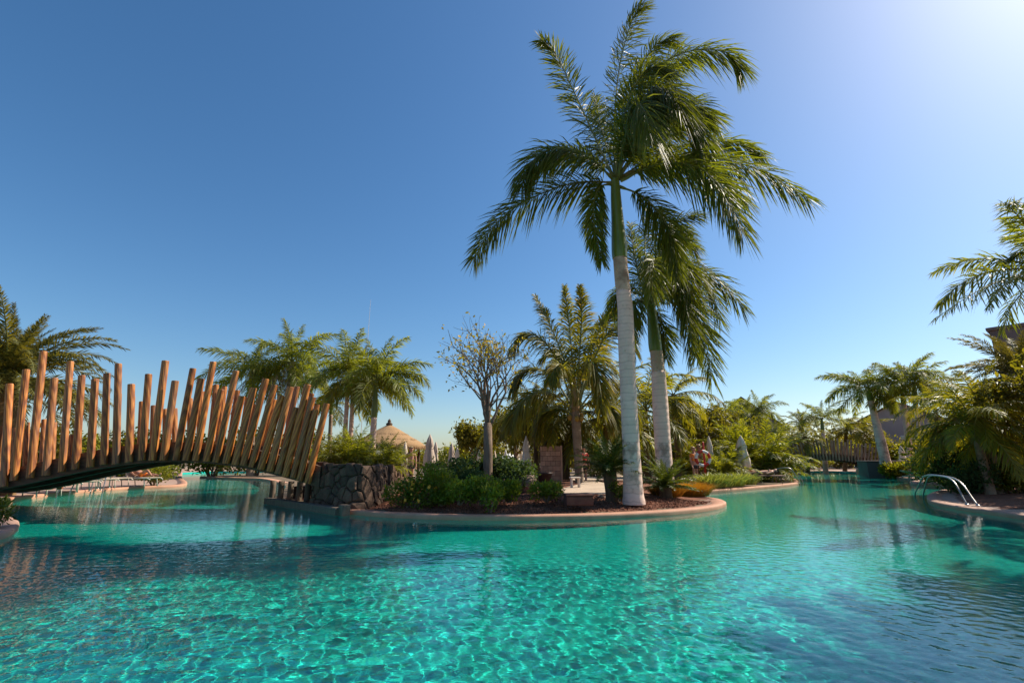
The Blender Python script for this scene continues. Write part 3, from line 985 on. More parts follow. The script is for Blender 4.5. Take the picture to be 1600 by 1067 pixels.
GI = 'palms in the island garden'
cb = atd(905, 735, 21.5); cb = Vector((cb.x, 21.5, .25)); cc = atd(899, 640, 21.5)
cp_ = palm('coconut palm with ringed brown trunk beside the garden path', cb, cc, 6.2 * 21.5 / FPX, 'coconut', 0, 1, trunk='brown_trunk', seed=3, joints=2, nuts=6, taper=1.15, group=GI)
mb = MB(); mb.lathe([(.19, -.25), (.22, .0), (.17, .5), (.10, 1.1), (.03, 1.6)], 12)
mb.build('crownshaft', M['rachis_brown'], cp_, True, loc=(cc.x - cb.x, 0, cc.z - cb.z))
for k, P in enumerate(([(899, 640, 0), (894, 560, .2), (888, 495, .2), (882, 448, 0)], [(898, 640, 0), (884, 570, -.2), (858, 505, -.4), (837, 463, -.5)], [(900, 640, 0), (905, 560, -.4), (909, 490, -.7), (906, 446, -.9)],
                       [(901, 640, 0), (920, 565, .3), (942, 505, .5), (968, 480, .5)], [(902, 640, 0), (925, 570, -.5), (950, 520, -.9), (975, 515, -1.2), (992, 550, -1.3)], [(902, 643, 0), (930, 608, .3), (962, 598, .5), (985, 625, .6), (992, 660, .6)],
                       [(902, 645, 0), (926, 625, -.6), (950, 635, -1.0), (966, 670, -1.1)], [(897, 640, 0), (870, 598, .4), (838, 575, .7), (812, 585, .8), (800, 612, .8)], [(897, 640, 0), (872, 566, -.3), (846, 530, -.5), (818, 522, -.6), (800, 545, -.6)],
                       [(896, 645, 0), (866, 616, -.6), (832, 615, -1.0), (806, 640, -1.2), (798, 668, -1.2)], [(896, 648, 0), (875, 638, .5), (850, 645, .8), (835, 678, .9)], [(900, 640, 0), (915, 590, 1.2), (938, 560, 2.0), (960, 575, 2.4)],
                       [(899, 640, 0), (890, 585, 1.2), (868, 550, 2.0), (845, 560, 2.4)], [(900, 640, 0), (908, 590, -1.3), (922, 565, -2.2), (936, 590, -2.8), (940, 640, -3.0)], [(899, 640, 0), (888, 590, -1.2), (872, 570, -2.0), (858, 595, -2.6)],
                       [(901, 638, 0), (925, 545, .9), (950, 490, 1.3), (975, 480, 1.4)])):
    Q = [tuple(atd(px, py, 21.5 + dy) - cb) for (px, py, dy) in P]
    link('frond', frond_mesh('frond', Q, 'coco_leaf', n=150, length=1.1, width=.05, plume=(.2, .25), a0=54, a1=26, droop=.6, rr=.05, seed=700 + k, windx=.08, up=(0, -.5, .85), bare=.2), cp_)
gpalm('shaggy dark palm behind the brick sign', 872, 26, (852, 640), 22, 'coconut', 15, 110, zb=.1, trunk='fibre_trunk', seed=4, emin=-45, dead=4, taper=1.15, group=GI)
gpalm('slim dark trunked palm between the sign and the coconut palm', 886, 25, (880, 655), 10, 'coconut', 12, 95, zb=.1, trunk='dark_trunk', seed=5, emin=-45, dead=2, taper=1, group=GI)
gpalm('thin dark palm left of the brick sign by the pot', 838, 24, (836, 640), 6, 'date', 14, 80, zb=.1, trunk='dark_trunk', seed=6, emin=-30, taper=1, group=GI)
gpalm('yellowing feather palm directly behind the tallest royal palm', 950, 25, (948, 650), 12, 'yellow', 18, 115, zb=.1, trunk='fibre_trunk', seed=7, emin=-40, taper=1, group=GI)
gpalm('bushy yellow green palm seen between the two royal trunks', 1012, 27, (1008, 640), 10, 'yellow', 16, 105, zb=.1, trunk='fibre_trunk', seed=8, emin=-30, group=GI)
gpalm('bushy palm with lit fronds just right of the second royal trunk', 1062, 29, (1052, 618), 10, 'coconut', 14, 80, zb=.1, trunk='fibre_trunk', seed=9, emin=-25, group=GI)
GL = 'palms behind the bridge'
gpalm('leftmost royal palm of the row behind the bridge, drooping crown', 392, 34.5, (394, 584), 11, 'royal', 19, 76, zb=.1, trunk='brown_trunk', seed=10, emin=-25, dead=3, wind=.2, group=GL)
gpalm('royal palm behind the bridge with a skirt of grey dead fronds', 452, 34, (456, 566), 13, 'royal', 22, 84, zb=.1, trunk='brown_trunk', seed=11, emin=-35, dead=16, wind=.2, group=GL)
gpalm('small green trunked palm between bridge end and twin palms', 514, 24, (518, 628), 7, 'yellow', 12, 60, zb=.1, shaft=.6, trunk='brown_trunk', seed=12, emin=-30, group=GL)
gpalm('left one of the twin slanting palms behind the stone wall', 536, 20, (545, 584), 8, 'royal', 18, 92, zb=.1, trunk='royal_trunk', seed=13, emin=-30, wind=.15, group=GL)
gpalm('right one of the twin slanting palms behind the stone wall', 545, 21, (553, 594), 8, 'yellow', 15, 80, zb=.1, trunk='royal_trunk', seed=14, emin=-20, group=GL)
gpalm('palm with green trunk and wide crown next to the thatched hut', 580, 19, (588, 592), 11, 'royal', 22, 90, zb=.1, shaft=1.5, trunk='royal_trunk', seed=15, emin=-28, wind=.25, taper=.8, group=GL)
gpalm('big date palm with arching fronds rising behind the left bridge end', 8, 17, (10, 592), 34, 'date', 84, 156, zb=.1, trunk='fibre_trunk', seed=16, emin=-15, taper=1)
GR = 'palms on the far right bank'
gpalm('leaning royal palm with pale bottle trunk by the far bridge', 1386, 34, (1356, 606), 13.5, 'royal', 20, 66, zb=1.05, shaft=.9, trunk='royal_trunk', seed=17, emin=-25, taper=.62, swell=1.02, wind=-.1, group=GR)
gpalm('left one of the royal pair behind the far planter wall', 1424, 33, (1409, 604), 9, 'royal', 18, 62, zb=.3, shaft=1.2, trunk='royal_trunk', seed=18, emin=-20, group=GR)
gpalm('right one of the royal pair behind the far planter wall', 1438, 32, (1428, 600), 9, 'royal', 18, 62, zb=.3, shaft=1.2, trunk='royal_trunk', seed=19, emin=-20, wind=.2, group=GR)
gpalm('upright dark palm rising behind the far bridge', 1290, 46, (1284, 655), 7, 'royal', 12, 46, zb=.1, shaft=1, trunk='royal_trunk', seed=20, emin=0, group=GR)
gpalm('low date palm left of the far bridge', 1252, 50, (1252, 664), 9, 'date', 24, 34, zb=.1, trunk='fibre_trunk', seed=21, group=GR)
gpalm('yellow green palm behind the middle of the far bridge', 1320, 48, (1322, 672), 6, 'yellow', 16, 46, zb=.1, trunk='fibre_trunk', seed=22, emin=-30, group=GR)
gpalm('yellow palm behind the right end of the far bridge', 1352, 47, (1350, 676), 6, 'yellow', 16, 42, zb=.1, trunk='fibre_trunk', seed=23, emin=-30, group=GR)
gpalm('orange tinted palm beyond the bamboo palm bush', 1262, 44, (1258, 684), 6, 'yellow', 16, 42, zb=.1, trunk='fibre_trunk', seed=24, emin=-30, group=GR)
gpalm('yellow palm between the royal pair and the areca cluster', 1462, 26, (1462, 640), 7, 'yellow', 14, 60, zb=.1, trunk='fibre_trunk', seed=25, emin=-30, group=GR)
gpalm('grey green date palm with arching fronds against the dark tower', 1592, 27, (1594, 588), 26, 'date', 60, 104, zb=.1, trunk='fibre_trunk', seed=26, emin=-20, taper=1, group=GR)
GA = 'stems of the areca palm cluster'
for j, (bx, cx, cy, lab) in enumerate(((1540, 1522, 668, 'left stem of the yellow green areca cluster on the right bank'), (1552, 1535, 640, 'tallest stem of the yellow green areca cluster on the right bank'),
                                       (1562, 1568, 660, 'right stem of the yellow green areca cluster on the right bank'))):
    gpalm(lab, bx, 17 + .3 * j, (cx, cy), 13, 'yellow', 20, 108, zb=.1, trunk='brown_trunk', seed=27 + j, emin=-35, taper=.7, group=GA)
# royal palm that stands just outside the right edge and reaches in
pr = atd(1665, 735, 14)
cr = atd(1640, 425, 14)
t = palm('royal palm at the right edge with a long frond reaching into the sky', (pr.x, 14, .1), cr, .28, 'royal', 10, 3.2, shaft=1.7, seed=31, emin=10)
for k, P in enumerate(([(1640, 420, 0), (1600, 428, -.3), (1560, 440, -.5), (1510, 465, -.6), (1456, 502, -.6)], [(1640, 415, 0), (1620, 380, -.5), (1600, 345, -.8), (1588, 318, -1.2), (1578, 318, -1.7)],
                       [(1640, 420, 0), (1615, 400, .4), (1590, 395, .6), (1568, 412, .7)], [(1640, 425, 0), (1610, 445, .3), (1580, 480, .4), (1565, 520, .4)], [(1640, 422, 0), (1608, 425, -.8), (1570, 445, -1.3), (1545, 480, -1.5)])):
    Q = []
    for (px, py, dy) in P:
        q = atd(px, py, 14 + dy)
        Q.append((q.x - pr.x, q.y - 14, q.z - .1))
    link('frond', frond_mesh('frond', Q, 'royal_leaf', n=64, length=.55, width=.032, plume=(.4, .35), droop=.6, rr=.03, seed=300 + k, windx=.05), t)

palm('royal palm beyond the right picture edge, mirrored in the near water', (15.6, 8.6, .1), (15.4, 8.5, 9.8), .29, 'royal', 28, 3.1, shaft=1.8, seed=33, emin=-25)
palm('second royal palm beyond the right picture edge, nearer the camera', (17.4, 9.3, .1), (17.2, 9.2, 11.0), .29, 'royal', 28, 3.0, shaft=1.8, seed=34, emin=-25)

# cycads and fountain plants
GC = 'cycads on the island bed'
p = on_soil(957, 779)
palm('cycad on a dark stump left of the tallest palm trunk', p, p + Vector((-.05, 0, .72)), .17, 'cycad', 56, 1.12, trunk='dark_trunk', seed=40, emax=80, emin=-12, taper=1.1, group=GC)
p = on_soil(1041, 777)
palm('low cycad right of the tallest palm trunk', p, p + Vector((-.02, 0, .30)), .18, 'cycad', 54, .98, trunk='dark_trunk', seed=41, emax=75, emin=-4, taper=1, group=GC)

def fountain(label, base, n, L, species, group=None, name='bamboo_palm', emin=8, seed=0, spread=.3, cat='plant'):
    g = random.Random(seed)
    t = thing(name, label, cat, base, 0, group)
    F = lib(species)
    mb = MB()
    for i in range(max(5, n // 8)):
        a = i * 2.4
        q = Vector((math.cos(a), math.sin(a), 0)) * spread * .7 * g.random()
        mb.tube([q, q * 1.5 + Vector((0, 0, L * .3))], [.02 + L * .006, .012], 5)
    mb.build('stem', M['rachis'], t)
    for i in range(n):
        u = (i + .5) / n
        e = 88 + (emin - 88) * u + g.uniform(-6, 6)
        j = min(range(len(F)), key=lambda q: abs(F[q][0] - e) + g.uniform(0, 5))
        az = i * 2.39996
        s_ = L * g.uniform(.75, 1.12)
        link('frond', F[j][1], t, (spread * g.uniform(-1, 1), spread * g.uniform(-1, 1), L * g.uniform(.0, .22)), (g.uniform(-.15, .15), g.uniform(-.15, .15), az), (s_,) * 3)
    return t
fountain('bright green bamboo palm bush beside the far ladder rail', atd(1180, 735, 28).xy.to_3d() + Vector((0, 0, .1)), 110, 3.2, 'feather', seed=1, spread=.8)
fountain('lower bamboo palm bush left of the pointed closed parasol', atd(1128, 735, 25).xy.to_3d() + Vector((0, 0, .1)), 50, 1.9, 'feather', seed=2, spread=.5)
GF = 'feathery shrubs on top of the stone wall'
for j, (px, Y, L, lab) in enumerate(((510, 14.6, .95, 'feathery green shrub on the stone wall, beside the bridge posts'), (538, 14.3, 1.05, 'feathery green shrub on the stone wall below the twin palms'),
                                     (566, 14.6, 1.05, 'feathery green shrub on the stone wall in front of the green palm trunk'), (592, 14.8, .95, 'feathery green shrub on the stone wall below the hut roof'),
                                     (617, 15.6, .85, 'feathery green shrub at the low end of the stone wall'), (550, 16.2, 1.2, 'taller feathery shrub in the second row on the stone wall'))):
    p = atd(px, 720, Y)
    fountain(lab, (p.x, Y, .98), 34, L, 'feather', GF, 'feathery_shrub', seed=10 + j, spread=.28, cat='shrub')

# the traveller style clump with upright orange stalks
t = fountain('clump of tall upright orange stalks right of the second royal palm', atd(1083, 735, 27).xy.to_3d() + Vector((0, 0, .1)), 26, 2.2, 'yellow', None, 'stalk_plant', emin=50, seed=20, spread=.35)

# ------------------------------------------------------------------ shrubs and broadleaf trees
def leaf_cloud(lobes, n, size, seed, aspect=.5, shell=.55, up=.4):
    """n small folded leaves spread through the lobes (x, y, z, rx, ry, rz)"""
    g = np.random.RandomState(seed)
    w = np.array([l[3] * l[4] + l[4] * l[5] + l[3] * l[5] for l in lobes])
    pick = g.choice(len(lobes), n, p=w / w.sum())
    Lb = np.array(lobes)[pick]
    d = g.normal(size=(n, 3))
    d /= np.linalg.norm(d, axis=1)[:, None]
    rr = g.uniform(shell ** 3, 1, n) ** (1 / 3) * (1 + .12 * np.sin(d[:, 0] * 7 + Lb[:, 0] * 9) * np.sin(d[:, 2] * 6 + d[:, 1] * 5))
    C = Lb[:, :3] + d * rr[:, None] * Lb[:, 3:6]
    C = C[C[:, 2] > .01]
    n = len(C)
    d = d[:n]
    ax = g.normal(size=(n, 3)) + d * .8 + np.array((0, 0, up))
    ax /= np.linalg.norm(ax, axis=1)[:, None]
    sd_ = np.cross(ax, g.normal(size=(n, 3)))
    sd_ /= np.linalg.norm(sd_, axis=1)[:, None]
    nn = np.cross(ax, sd_)
    s = (size * g.uniform(.6, 1.35, n))[:, None]
    a = C
    m = C + ax * s * .5
    b = C + ax * s - nn * s * .12
    l = m + sd_ * s * aspect * .5 + nn * s * .07
    r_ = m - sd_ * s * aspect * .5 + nn * s * .07
    V = np.stack([a, l, b, r_], 1).reshape(-1, 3)
    i = np.arange(n)[:, None] * 4
    F = np.concatenate([i + np.array([[0, 1, 2]]), i + np.array([[0, 2, 3]])])
    return V, F

def fast_mesh(name, V, F, m):
    V, F = np.asarray(V, np.float32), np.asarray(F, np.int32)
    me = bpy.data.meshes.new(name)
    k = F.shape[1]
    me.vertices.add(len(V)); me.vertices.foreach_set('co', V.ravel())
    me.loops.add(F.size); me.loops.foreach_set('vertex_index', F.ravel())
    me.polygons.add(len(F)); me.polygons.foreach_set('loop_start', np.arange(0, F.size, k, dtype=np.int32))
    me.update(); me.validate()
    me.materials.append(m)
    return me

def shrub(label, base, rx, ry, h, m, n=1400, size=.09, seed=0, group=None, name='shrub', cat='shrub', aspect=.5, flowers=0, lobes=7):
    g = random.Random(seed)
    t = thing(name, label, cat, base, 0, group)
    lb = []
    for i in range(lobes):
        a = i * 2.4 + g.random()
        q = g.random() ** .6 * .62
        s = g.uniform(.38, .6)
        lb.append((rx * q * math.cos(a), ry * q * math.sin(a), h * g.uniform(.32, .64), rx * s, ry * s, h * g.uniform(.3, .42)))
    V, F = leaf_cloud(lb, n, size, seed, aspect)
    link('foliage', fast_mesh('foliage', V, F, M[m]), t)
    mb = MB()
    for l in lb:
        mb.tube([(l[0] * .15, l[1] * .15, -.05), (l[0] * .6, l[1] * .6, l[2] * .5), (l[0], l[1], l[2])], [.018 + h * .012, .012 + h * .006, .006], 5)
    mb.build('stem', M['bark'], t)
    if flowers:
        V, F = leaf_cloud(lb, flowers, size * 1.3, seed + 5, .9, .92)
        link('flower', fast_mesh('flower', V, F, M['flower']), t)
    return t

GS = 'shrubs on the island bed'
p = on_soil(645, 797); shrub('grey green bush with yellow and orange flowers in front of the stone wall', p + Vector((-.1, .35, 0)), .72, .5, .86, 'shrub', 2300, .075, 1, GS, flowers=60)
p = on_soil(676, 786); shrub('bushy shrub between the flowering bush and the dark hedge', p + Vector((0, .6, 0)), .62, .6, 1.0, 'shrub', 1900, .08, 2, GS)
GD = 'dark green mound shrubs round the bare tree'
for j, (px, Y, rx, h, lab) in enumerate(((705, 14.4, .85, 1.05, 'leftmost dark round leaved shrub of the hedge'), (738, 15.4, .8, 1.25, 'dark round leaved shrub just left of the bare tree trunk'), (775, 15.6, .75, 1.1, 'dark round leaved shrub right behind the bare tree trunk'),
                                         (806, 15.2, .7, 1.12, 'dark round leaved shrub right of the bare tree trunk'), (725, 13.6, .7, .72, 'low dark shrub in front of the hedge'))):
    p = atd(px, 760, Y)
    shrub(lab, (p.x, Y, soil_z(p.x, Y)), rx, .7, h, 'dark_shrub', 2400, .085, 20 + j, GD, aspect=.8)
GG = 'light green shrubs along the bed front'
for j, (px, py, rx, h, lab) in enumerate(((714, 788, .55, .52, 'light green shrub left of the little stemmed plant'), (752, 788, .5, .62, 'light green shrub at the foot of the bare tree'), (797, 784, .5, .5, 'light green shrub right of the little stemmed plant'),
                                          (856, 783, .5, .5, 'light green shrub in front of the plant pot'), (684, 790, .34, .34, 'small light green shrub beside the flowering bush'))):
    p = on_soil(px, py)
    shrub(lab, p + Vector((0, .5, 0)), rx, .42, h, 'shrub', 1300, .10, 40 + j, GG, aspect=.36)
p = on_soil(766, 801); shrub('little plant on a single thin stem at the kerb', p, .2, .2, .55, 'shrub', 160, .13, 51, lobes=3, name='small_plant', cat='plant', aspect=.3)
p = on_soil(970, 780); shrub('small yellowish plant at the left foot of the tallest palm', p, .25, .25, .42, 'yellow_shrub', 350, .11, 52, lobes=4, name='small_plant', cat='plant', aspect=.3)

def grass_clump(label, base, rx, ry, h, m, n, w=.02, seed=0, name='grass_clump', cat='plant', group=None):
    g = np.random.RandomState(seed)
    t = thing(name, label, cat, base, 0, group)
    a, q = g.uniform(0, 6.28, n), g.uniform(0, 1, n) ** .5
    bx, by = rx * q * np.cos(a) * .8, ry * q * np.sin(a) * .8
    out = np.stack([np.cos(a), np.sin(a), np.zeros(n)], 1) * (q * .55 + g.uniform(-.2, .2, n))[:, None] + g.normal(0, .28, (n, 3))
    L = h * g.uniform(.7, 1.2, n) * (1 - .35 * q)
    out[:, 2] = 1
    b = np.stack([bx, by, np.zeros(n)], 1)
    side = np.stack([-np.sin(a + g.normal(0, .8, n)), np.cos(a), np.zeros(n)], 1) * w * .5
    mid = b + out * L[:, None] * .6
    tip = b + out * L[:, None] * np.array((1.45, 1.45, .92))
    V = np.stack([b - side * .6, b + side * .6, mid + side, mid - side, tip], 1).reshape(-1, 3)
    i = np.arange(n)[:, None] * 5
    F = np.concatenate([i + np.array([[0, 1, 2]]), i + np.array([[0, 2, 3]]), i + np.array([[3, 2, 4]])])
    link('foliage', fast_mesh('foliage', V, F, M[m]), t)
    return t
p = on_soil(1082, 776); grass_clump('mound of fine orange grass beside the curved kerb', p + Vector((0, .5, 0)), .85, .65, .55, 'orange_grass', 6500, .010, 1)
p = on_soil(1052, 778); grass_clump('orange green grass tuft between the low cycad and the orange mound', p + Vector((0, .6, 0)), .5, .5, .42, 'orange_grass', 3000, .010, 5)
GV = 'striped leaf plants along the kerb'
for j, (px, py, lab) in enumerate(((1118, 764.5, 'first striped yellow green plant, next to the orange mound'), (1136, 763.5, 'second striped yellow green plant along the kerb'), (1155, 762, 'third striped yellow green plant, below the pointed parasol'), (1174, 760, 'last striped yellow green plant, next to the sunbather lounger'))):
    p = at(px, py, .1)
    grass_clump(lab, p + Vector((0, .65, .05)), .62, .5, .62, 'stripe_leaf', 420, .05, 10 + j, name='striped_plant', group=GV)
p = atd(241, 755, at(240, 760, .1).y + 1.1); p.z = .1
shrub('round yellow green bush at the end of the left terrace', p, 1.15, .9, 1.05, 'yellow_shrub', 3600, .085, 60)
p = atd(-8, 805, 9.0)
shrub('dark spiky plant in the near left planter', (p.x - .1, 9.0, .1), .3, .3, .55, 'cycad_leaf', 500, .14, 61, aspect=.25, name='spiky_plant', cat='plant')
p = atd(1403, 738, 33.5); shrub('bright green fern plant in front of the far planter wall', (p.x, 33.5, .05), 1.3, .6, 1.0, 'bamboo_leaf', 900, .28, 62, aspect=.3, name='fern_plant', cat='plant')
GB = 'dark shrubs below the areca palms'
for j, (px, Y, rx, h, m, lab) in enumerate(((1490, 19, 1.2, 1.9, 'dark_shrub', 'tall dark bush behind the big ladder rail'), (1520, 17.5, .9, 1.2, 'dark_shrub', 'dark bush left of the areca stems'), (1585, 17, 1.0, 1.1, 'yellow_shrub', 'yellowish bush at the right foot of the areca stems'),
                                            (1560, 19, 1.6, 2.1, 'dark_shrub', 'wide dark bush behind the areca stems'), (1610, 19, 1.6, 2.3, 'dark_shrub', 'dark bush at the right edge behind the areca stems'), (1470, 24, 1.5, 1.4, 'mass_leaf', 'bush behind the far ladder rail'))):
    p = atd(px, 750, Y)
    shrub(lab, (p.x, Y, .1), rx, .9, h, m, 2200, .15, 70 + j, GB)

def limb_tree(label, base, H, spread, trunk_h, r0, leafm, nleaf, lsize, seed=0, bare=False, group=None, name='tree', levels=4, up=.55, nl=6, lr=.5):
    """a tree: trunk, then limbs that fork; leaves sit at the twigs"""
    g = random.Random(seed)
    t = thing(name, label, 'tree', base, 0, group)
    mb = MB()
    mb.tube([(0, 0, -.1), (.01, 0, trunk_h * .1), (.02, .01, trunk_h * .55), (0, 0, trunk_h)], [r0 * 1.25, r0 * 1.02, r0 * .93, r0 * .85], 12)
    mb.build('trunk', M['bark'], t, True)
    tips = []
    def grow(mb, p, d, L, r_, lv):
        pts = [p]
        q, dd = p.copy(), d.copy()
        k = 4
        for i in range(k):
            dd = (dd + Vector((g.gauss(0, .13), g.gauss(0, .13), g.gauss(.04, .1)))).normalized()
            q = q + dd * L / k
            pts.append(q.copy())
            if lv <= 1:
                tips.append(q.copy())
        mb.tube(pts, [r_ * (1 - .45 * i / k) for i in range(k + 1)], 6 if lv > 1 else 4, cap=False)
        if lv > 0:
            for c in range(3 if lv > 1 else 4):
                a = g.uniform(0, 6.28)
                sp_ = g.uniform(.35, .8)
                o = dd.orthogonal().normalized()
                o = Matrix.Rotation(a, 3, dd) @ o
                nd = (dd + o * sp_ + Vector((0, 0, .12))).normalized()
                st = pts[-1] if c < 2 else pts[g.choice((2, 3))]
                grow(mb, st.copy(), nd, L * g.uniform(.58, .8), r_ * .52, lv - 1)
        else:
            tips.append(q)
    for i in range(nl):
        mb = MB()
        a = i * 2 * PI / nl + g.uniform(-.3, .3)
        e = up + g.uniform(-.2, .35)
        d = Vector((math.cos(a) * math.cos(e) * spread, math.sin(a) * math.cos(e) * spread, math.sin(e) + .3)).normalized()
        grow(mb, Vector((0, 0, trunk_h * g.uniform(.86, 1.0))), d, (H - trunk_h) * .47, r0 * lr, levels - 1)
        mb.build('limb', M['bark'], t)
    if nleaf:
        rr = np.random.RandomState(seed)
        T = np.array([tuple(q) for q in tips])
        sel = T[rr.randint(0, len(T), nleaf)] + rr.normal(0, lsize * .9, (nleaf, 3))
        V, F = leaf_cloud([(0, 0, 0, 1e-3, 1e-3, 1e-3)] * 1, 1, 1, 1)
        lob = [(*q, lsize * .5, lsize * .5, lsize * .5) for q in sel]
        V, F = leaf_cloud(lob, nleaf, lsize, seed, .45, up=-.3)
        link('foliage', fast_mesh('foliage', V, F, M[leafm]), t)
    return t
pT = atd(761, 755, 15.0)
limb_tree('thin leaved grey tree with bare twigs and yellowing leaves', (pT.x, 15.0, .25), 4.9, .95, 2.1, .15, 'tree_leaf', 950, .12, seed=9, up=1.08, nl=8, lr=.36)
GT = 'broadleaf trees behind the garden'
for j, (px, Y, H, sp_, m, lab) in enumerate(((742, 34, 3.6, 1, 'mass_leaf', 'low broadleaf tree behind the row of parasols'), (806, 30, 4.6, 1.1, 'mass_leaf', 'broadleaf tree behind the single tall parasol'), (1085, 33, 5.0, 1, 'mass_leaf', 'large leaved tree right of the second royal palm'),
                                             (1112, 38, 5.2, 1, 'mass_leaf', 'dark broadleaf tree left of the grey gable house'), (1150, 42, 5.0, 1, 'mass_leaf', 'broadleaf tree in front of the grey gable house'), (975, 36, 4.4, 1, 'yellow_shrub', 'yellow green tree behind the tallest palm trunk'))):
    p = atd(px, 740, Y)
    limb_tree(lab, (p.x, Y, .1), H, sp_, 1.5, .16, m, 5200, .24, seed=30 + j, group=GT, levels=3)
limb_tree('broadleaf tree added at the right picture edge to shade the bank', (17.8, 14.4, .1), 5.0, .7, 1.8, .17, 'mass_leaf', 7500, .2, seed=51, levels=3)  # out-of-view tree added so that its shadow darkens the right bank
for j, (px, cy, Y, L, lab) in enumerate(((1170, 648, 44, 40, 'palm in front of the grey gable house roof'), (1188, 640, 45, 42, 'palm at the ridge of the grey gable house'), (1126, 655, 40, 42, 'palm left of the closed narrow parasol'), (1212, 672, 42, 30, 'low palm right of the grey gable house'))):
    gpalm(lab, px, Y, (px - 2, cy), 6, 'royal', 14, L, zb=.1, trunk='brown_trunk', seed=60 + j, emin=-30, group=GR)
GH = 'bushes filling the back of the garden'
bush_list = [(1150, 38, 2.2, 2.6, 'yellow_shrub', 'yellow bush behind the pointed closed parasol'), (1215, 52, 2.6, 4.0, 'mass_leaf', 'tall bush beside the grey gable house'), (1240, 60, 3.0, 4.6, 'mass_leaf', 'tall bush left of the low date palm'), (1290, 62, 3.0, 4.4, 'yellow_shrub', 'tall yellow bush behind the upright dark palm'), (1330, 61, 3.0, 4.4, 'mass_leaf', 'tall bush behind the far bridge right half'),
             (1375, 48, 2.4, 4.0, 'mass_leaf', 'tall bush behind the leaning royal palm'), (1480, 30, 2.2, 3.4, 'yellow_shrub', 'yellow bush left of the areca cluster'), (845, 40, 2.6, 4.4, 'mass_leaf', 'tall bush in shade behind the dark palms'), (905, 42, 2.6, 4.0, 'yellow_shrub', 'tall yellow bush behind the coconut palm'), (960, 44, 2.6, 4.2, 'mass_leaf', 'tall bush behind the tallest royal trunk'), (1030, 44, 2.6, 4.2, 'yellow_shrub', 'tall yellow bush behind the second royal trunk'), (1080, 46, 2.6, 4.0, 'mass_leaf', 'tall bush behind the large leaved tree'),
             (40, 26, 2.4, 3.0, 'mass_leaf', 'bush behind the third bridge post from the left edge'), (110, 28, 2.4, 2.9, 'yellow_shrub', 'yellow green bush behind the middle left bridge posts'), (185, 30, 2.6, 3.0, 'mass_leaf', 'bush behind the arch top of the bridge'),
             (255, 32, 2.6, 3.1, 'mass_leaf', 'bush behind the tall pole near the bridge centre'), (330, 34, 2.6, 3.3, 'yellow_shrub', 'yellow green bush behind the bridge right of its centre'), (400, 36, 2.6, 3.6, 'mass_leaf', 'bush below the leftmost royal palm'), (470, 36, 2.4, 3.4, 'mass_leaf', 'bush below the palm with dead fronds'),
             (712, 46, 2.2, 2.5, 'yellow_shrub', 'yellow green bush behind the left parasols'), (770, 48, 2.4, 2.6, 'mass_leaf', 'bush behind the bare tree trunk in the distance'), (930, 34, 2.2, 2.4, 'mass_leaf', 'bush behind the person in red'), (1000, 32, 2.0, 2.4, 'yellow_shrub', 'yellow bush between the two royal trunks'),
             (1060, 36, 2.0, 2.4, 'mass_leaf', 'bush behind the orange stalk clump'), (1225, 46, 2.4, 2.6, 'mass_leaf', 'bush at the left end of the far bridge'), (1270, 56, 3.0, 2.8, 'yellow_shrub', 'yellow bush beyond the far bridge left half'), (1310, 58, 3.0, 2.6, 'mass_leaf', 'bush beyond the far bridge centre'),
             (1345, 57, 3.0, 3.0, 'yellow_shrub', 'yellow bush beyond the far bridge right half'), (1400, 44, 2.4, 3.0, 'mass_leaf', 'bush behind the far planter wall'), (1440, 40, 2.2, 2.8, 'yellow_shrub', 'yellow bush behind the royal pair'), (870, 36, 2.4, 2.8, 'mass_leaf', 'bush in shade behind the brick sign'),
             (640, 54, 2.6, 2.3, 'mass_leaf', 'bush behind the hut in the distance'), (1510, 26, 2.4, 3.2, 'mass_leaf', 'big bush behind the areca cluster'), (1600, 24, 2.4, 3.4, 'mass_leaf', 'big bush below the grey green date palm')]
for j, (px, Y, rx, h, m, lab) in enumerate(bush_list):
    p = atd(px, 740, Y)
    shrub(lab, (p.x, Y, .1), rx, 1.2, h, m, 2000, .26, 100 + j, GH, name='bush', cat='bush', lobes=9)
# the far-off wood that closes the view
g = np.random.RandomState(77)
lob = []
for i in range(150):
    x = -110 + 240 * i / 149 + g.uniform(-1, 1)
    q = 1.9 if x > 14 else 1.0
    lob.append((x, 63 + g.uniform(-1, 4), g.uniform(.5, 1.9) * q, g.uniform(1.6, 2.6), 1.5, g.uniform(1.0, 2.0) * q))
V, F = leaf_cloud(lob, 24000, .5, 78, .5)
tag(link('far_woods', fast_mesh('far_woods', V, F, M['mass_leaf'])), 'low dark band of far greenery closing the garden', 'woods', kind='stuff')

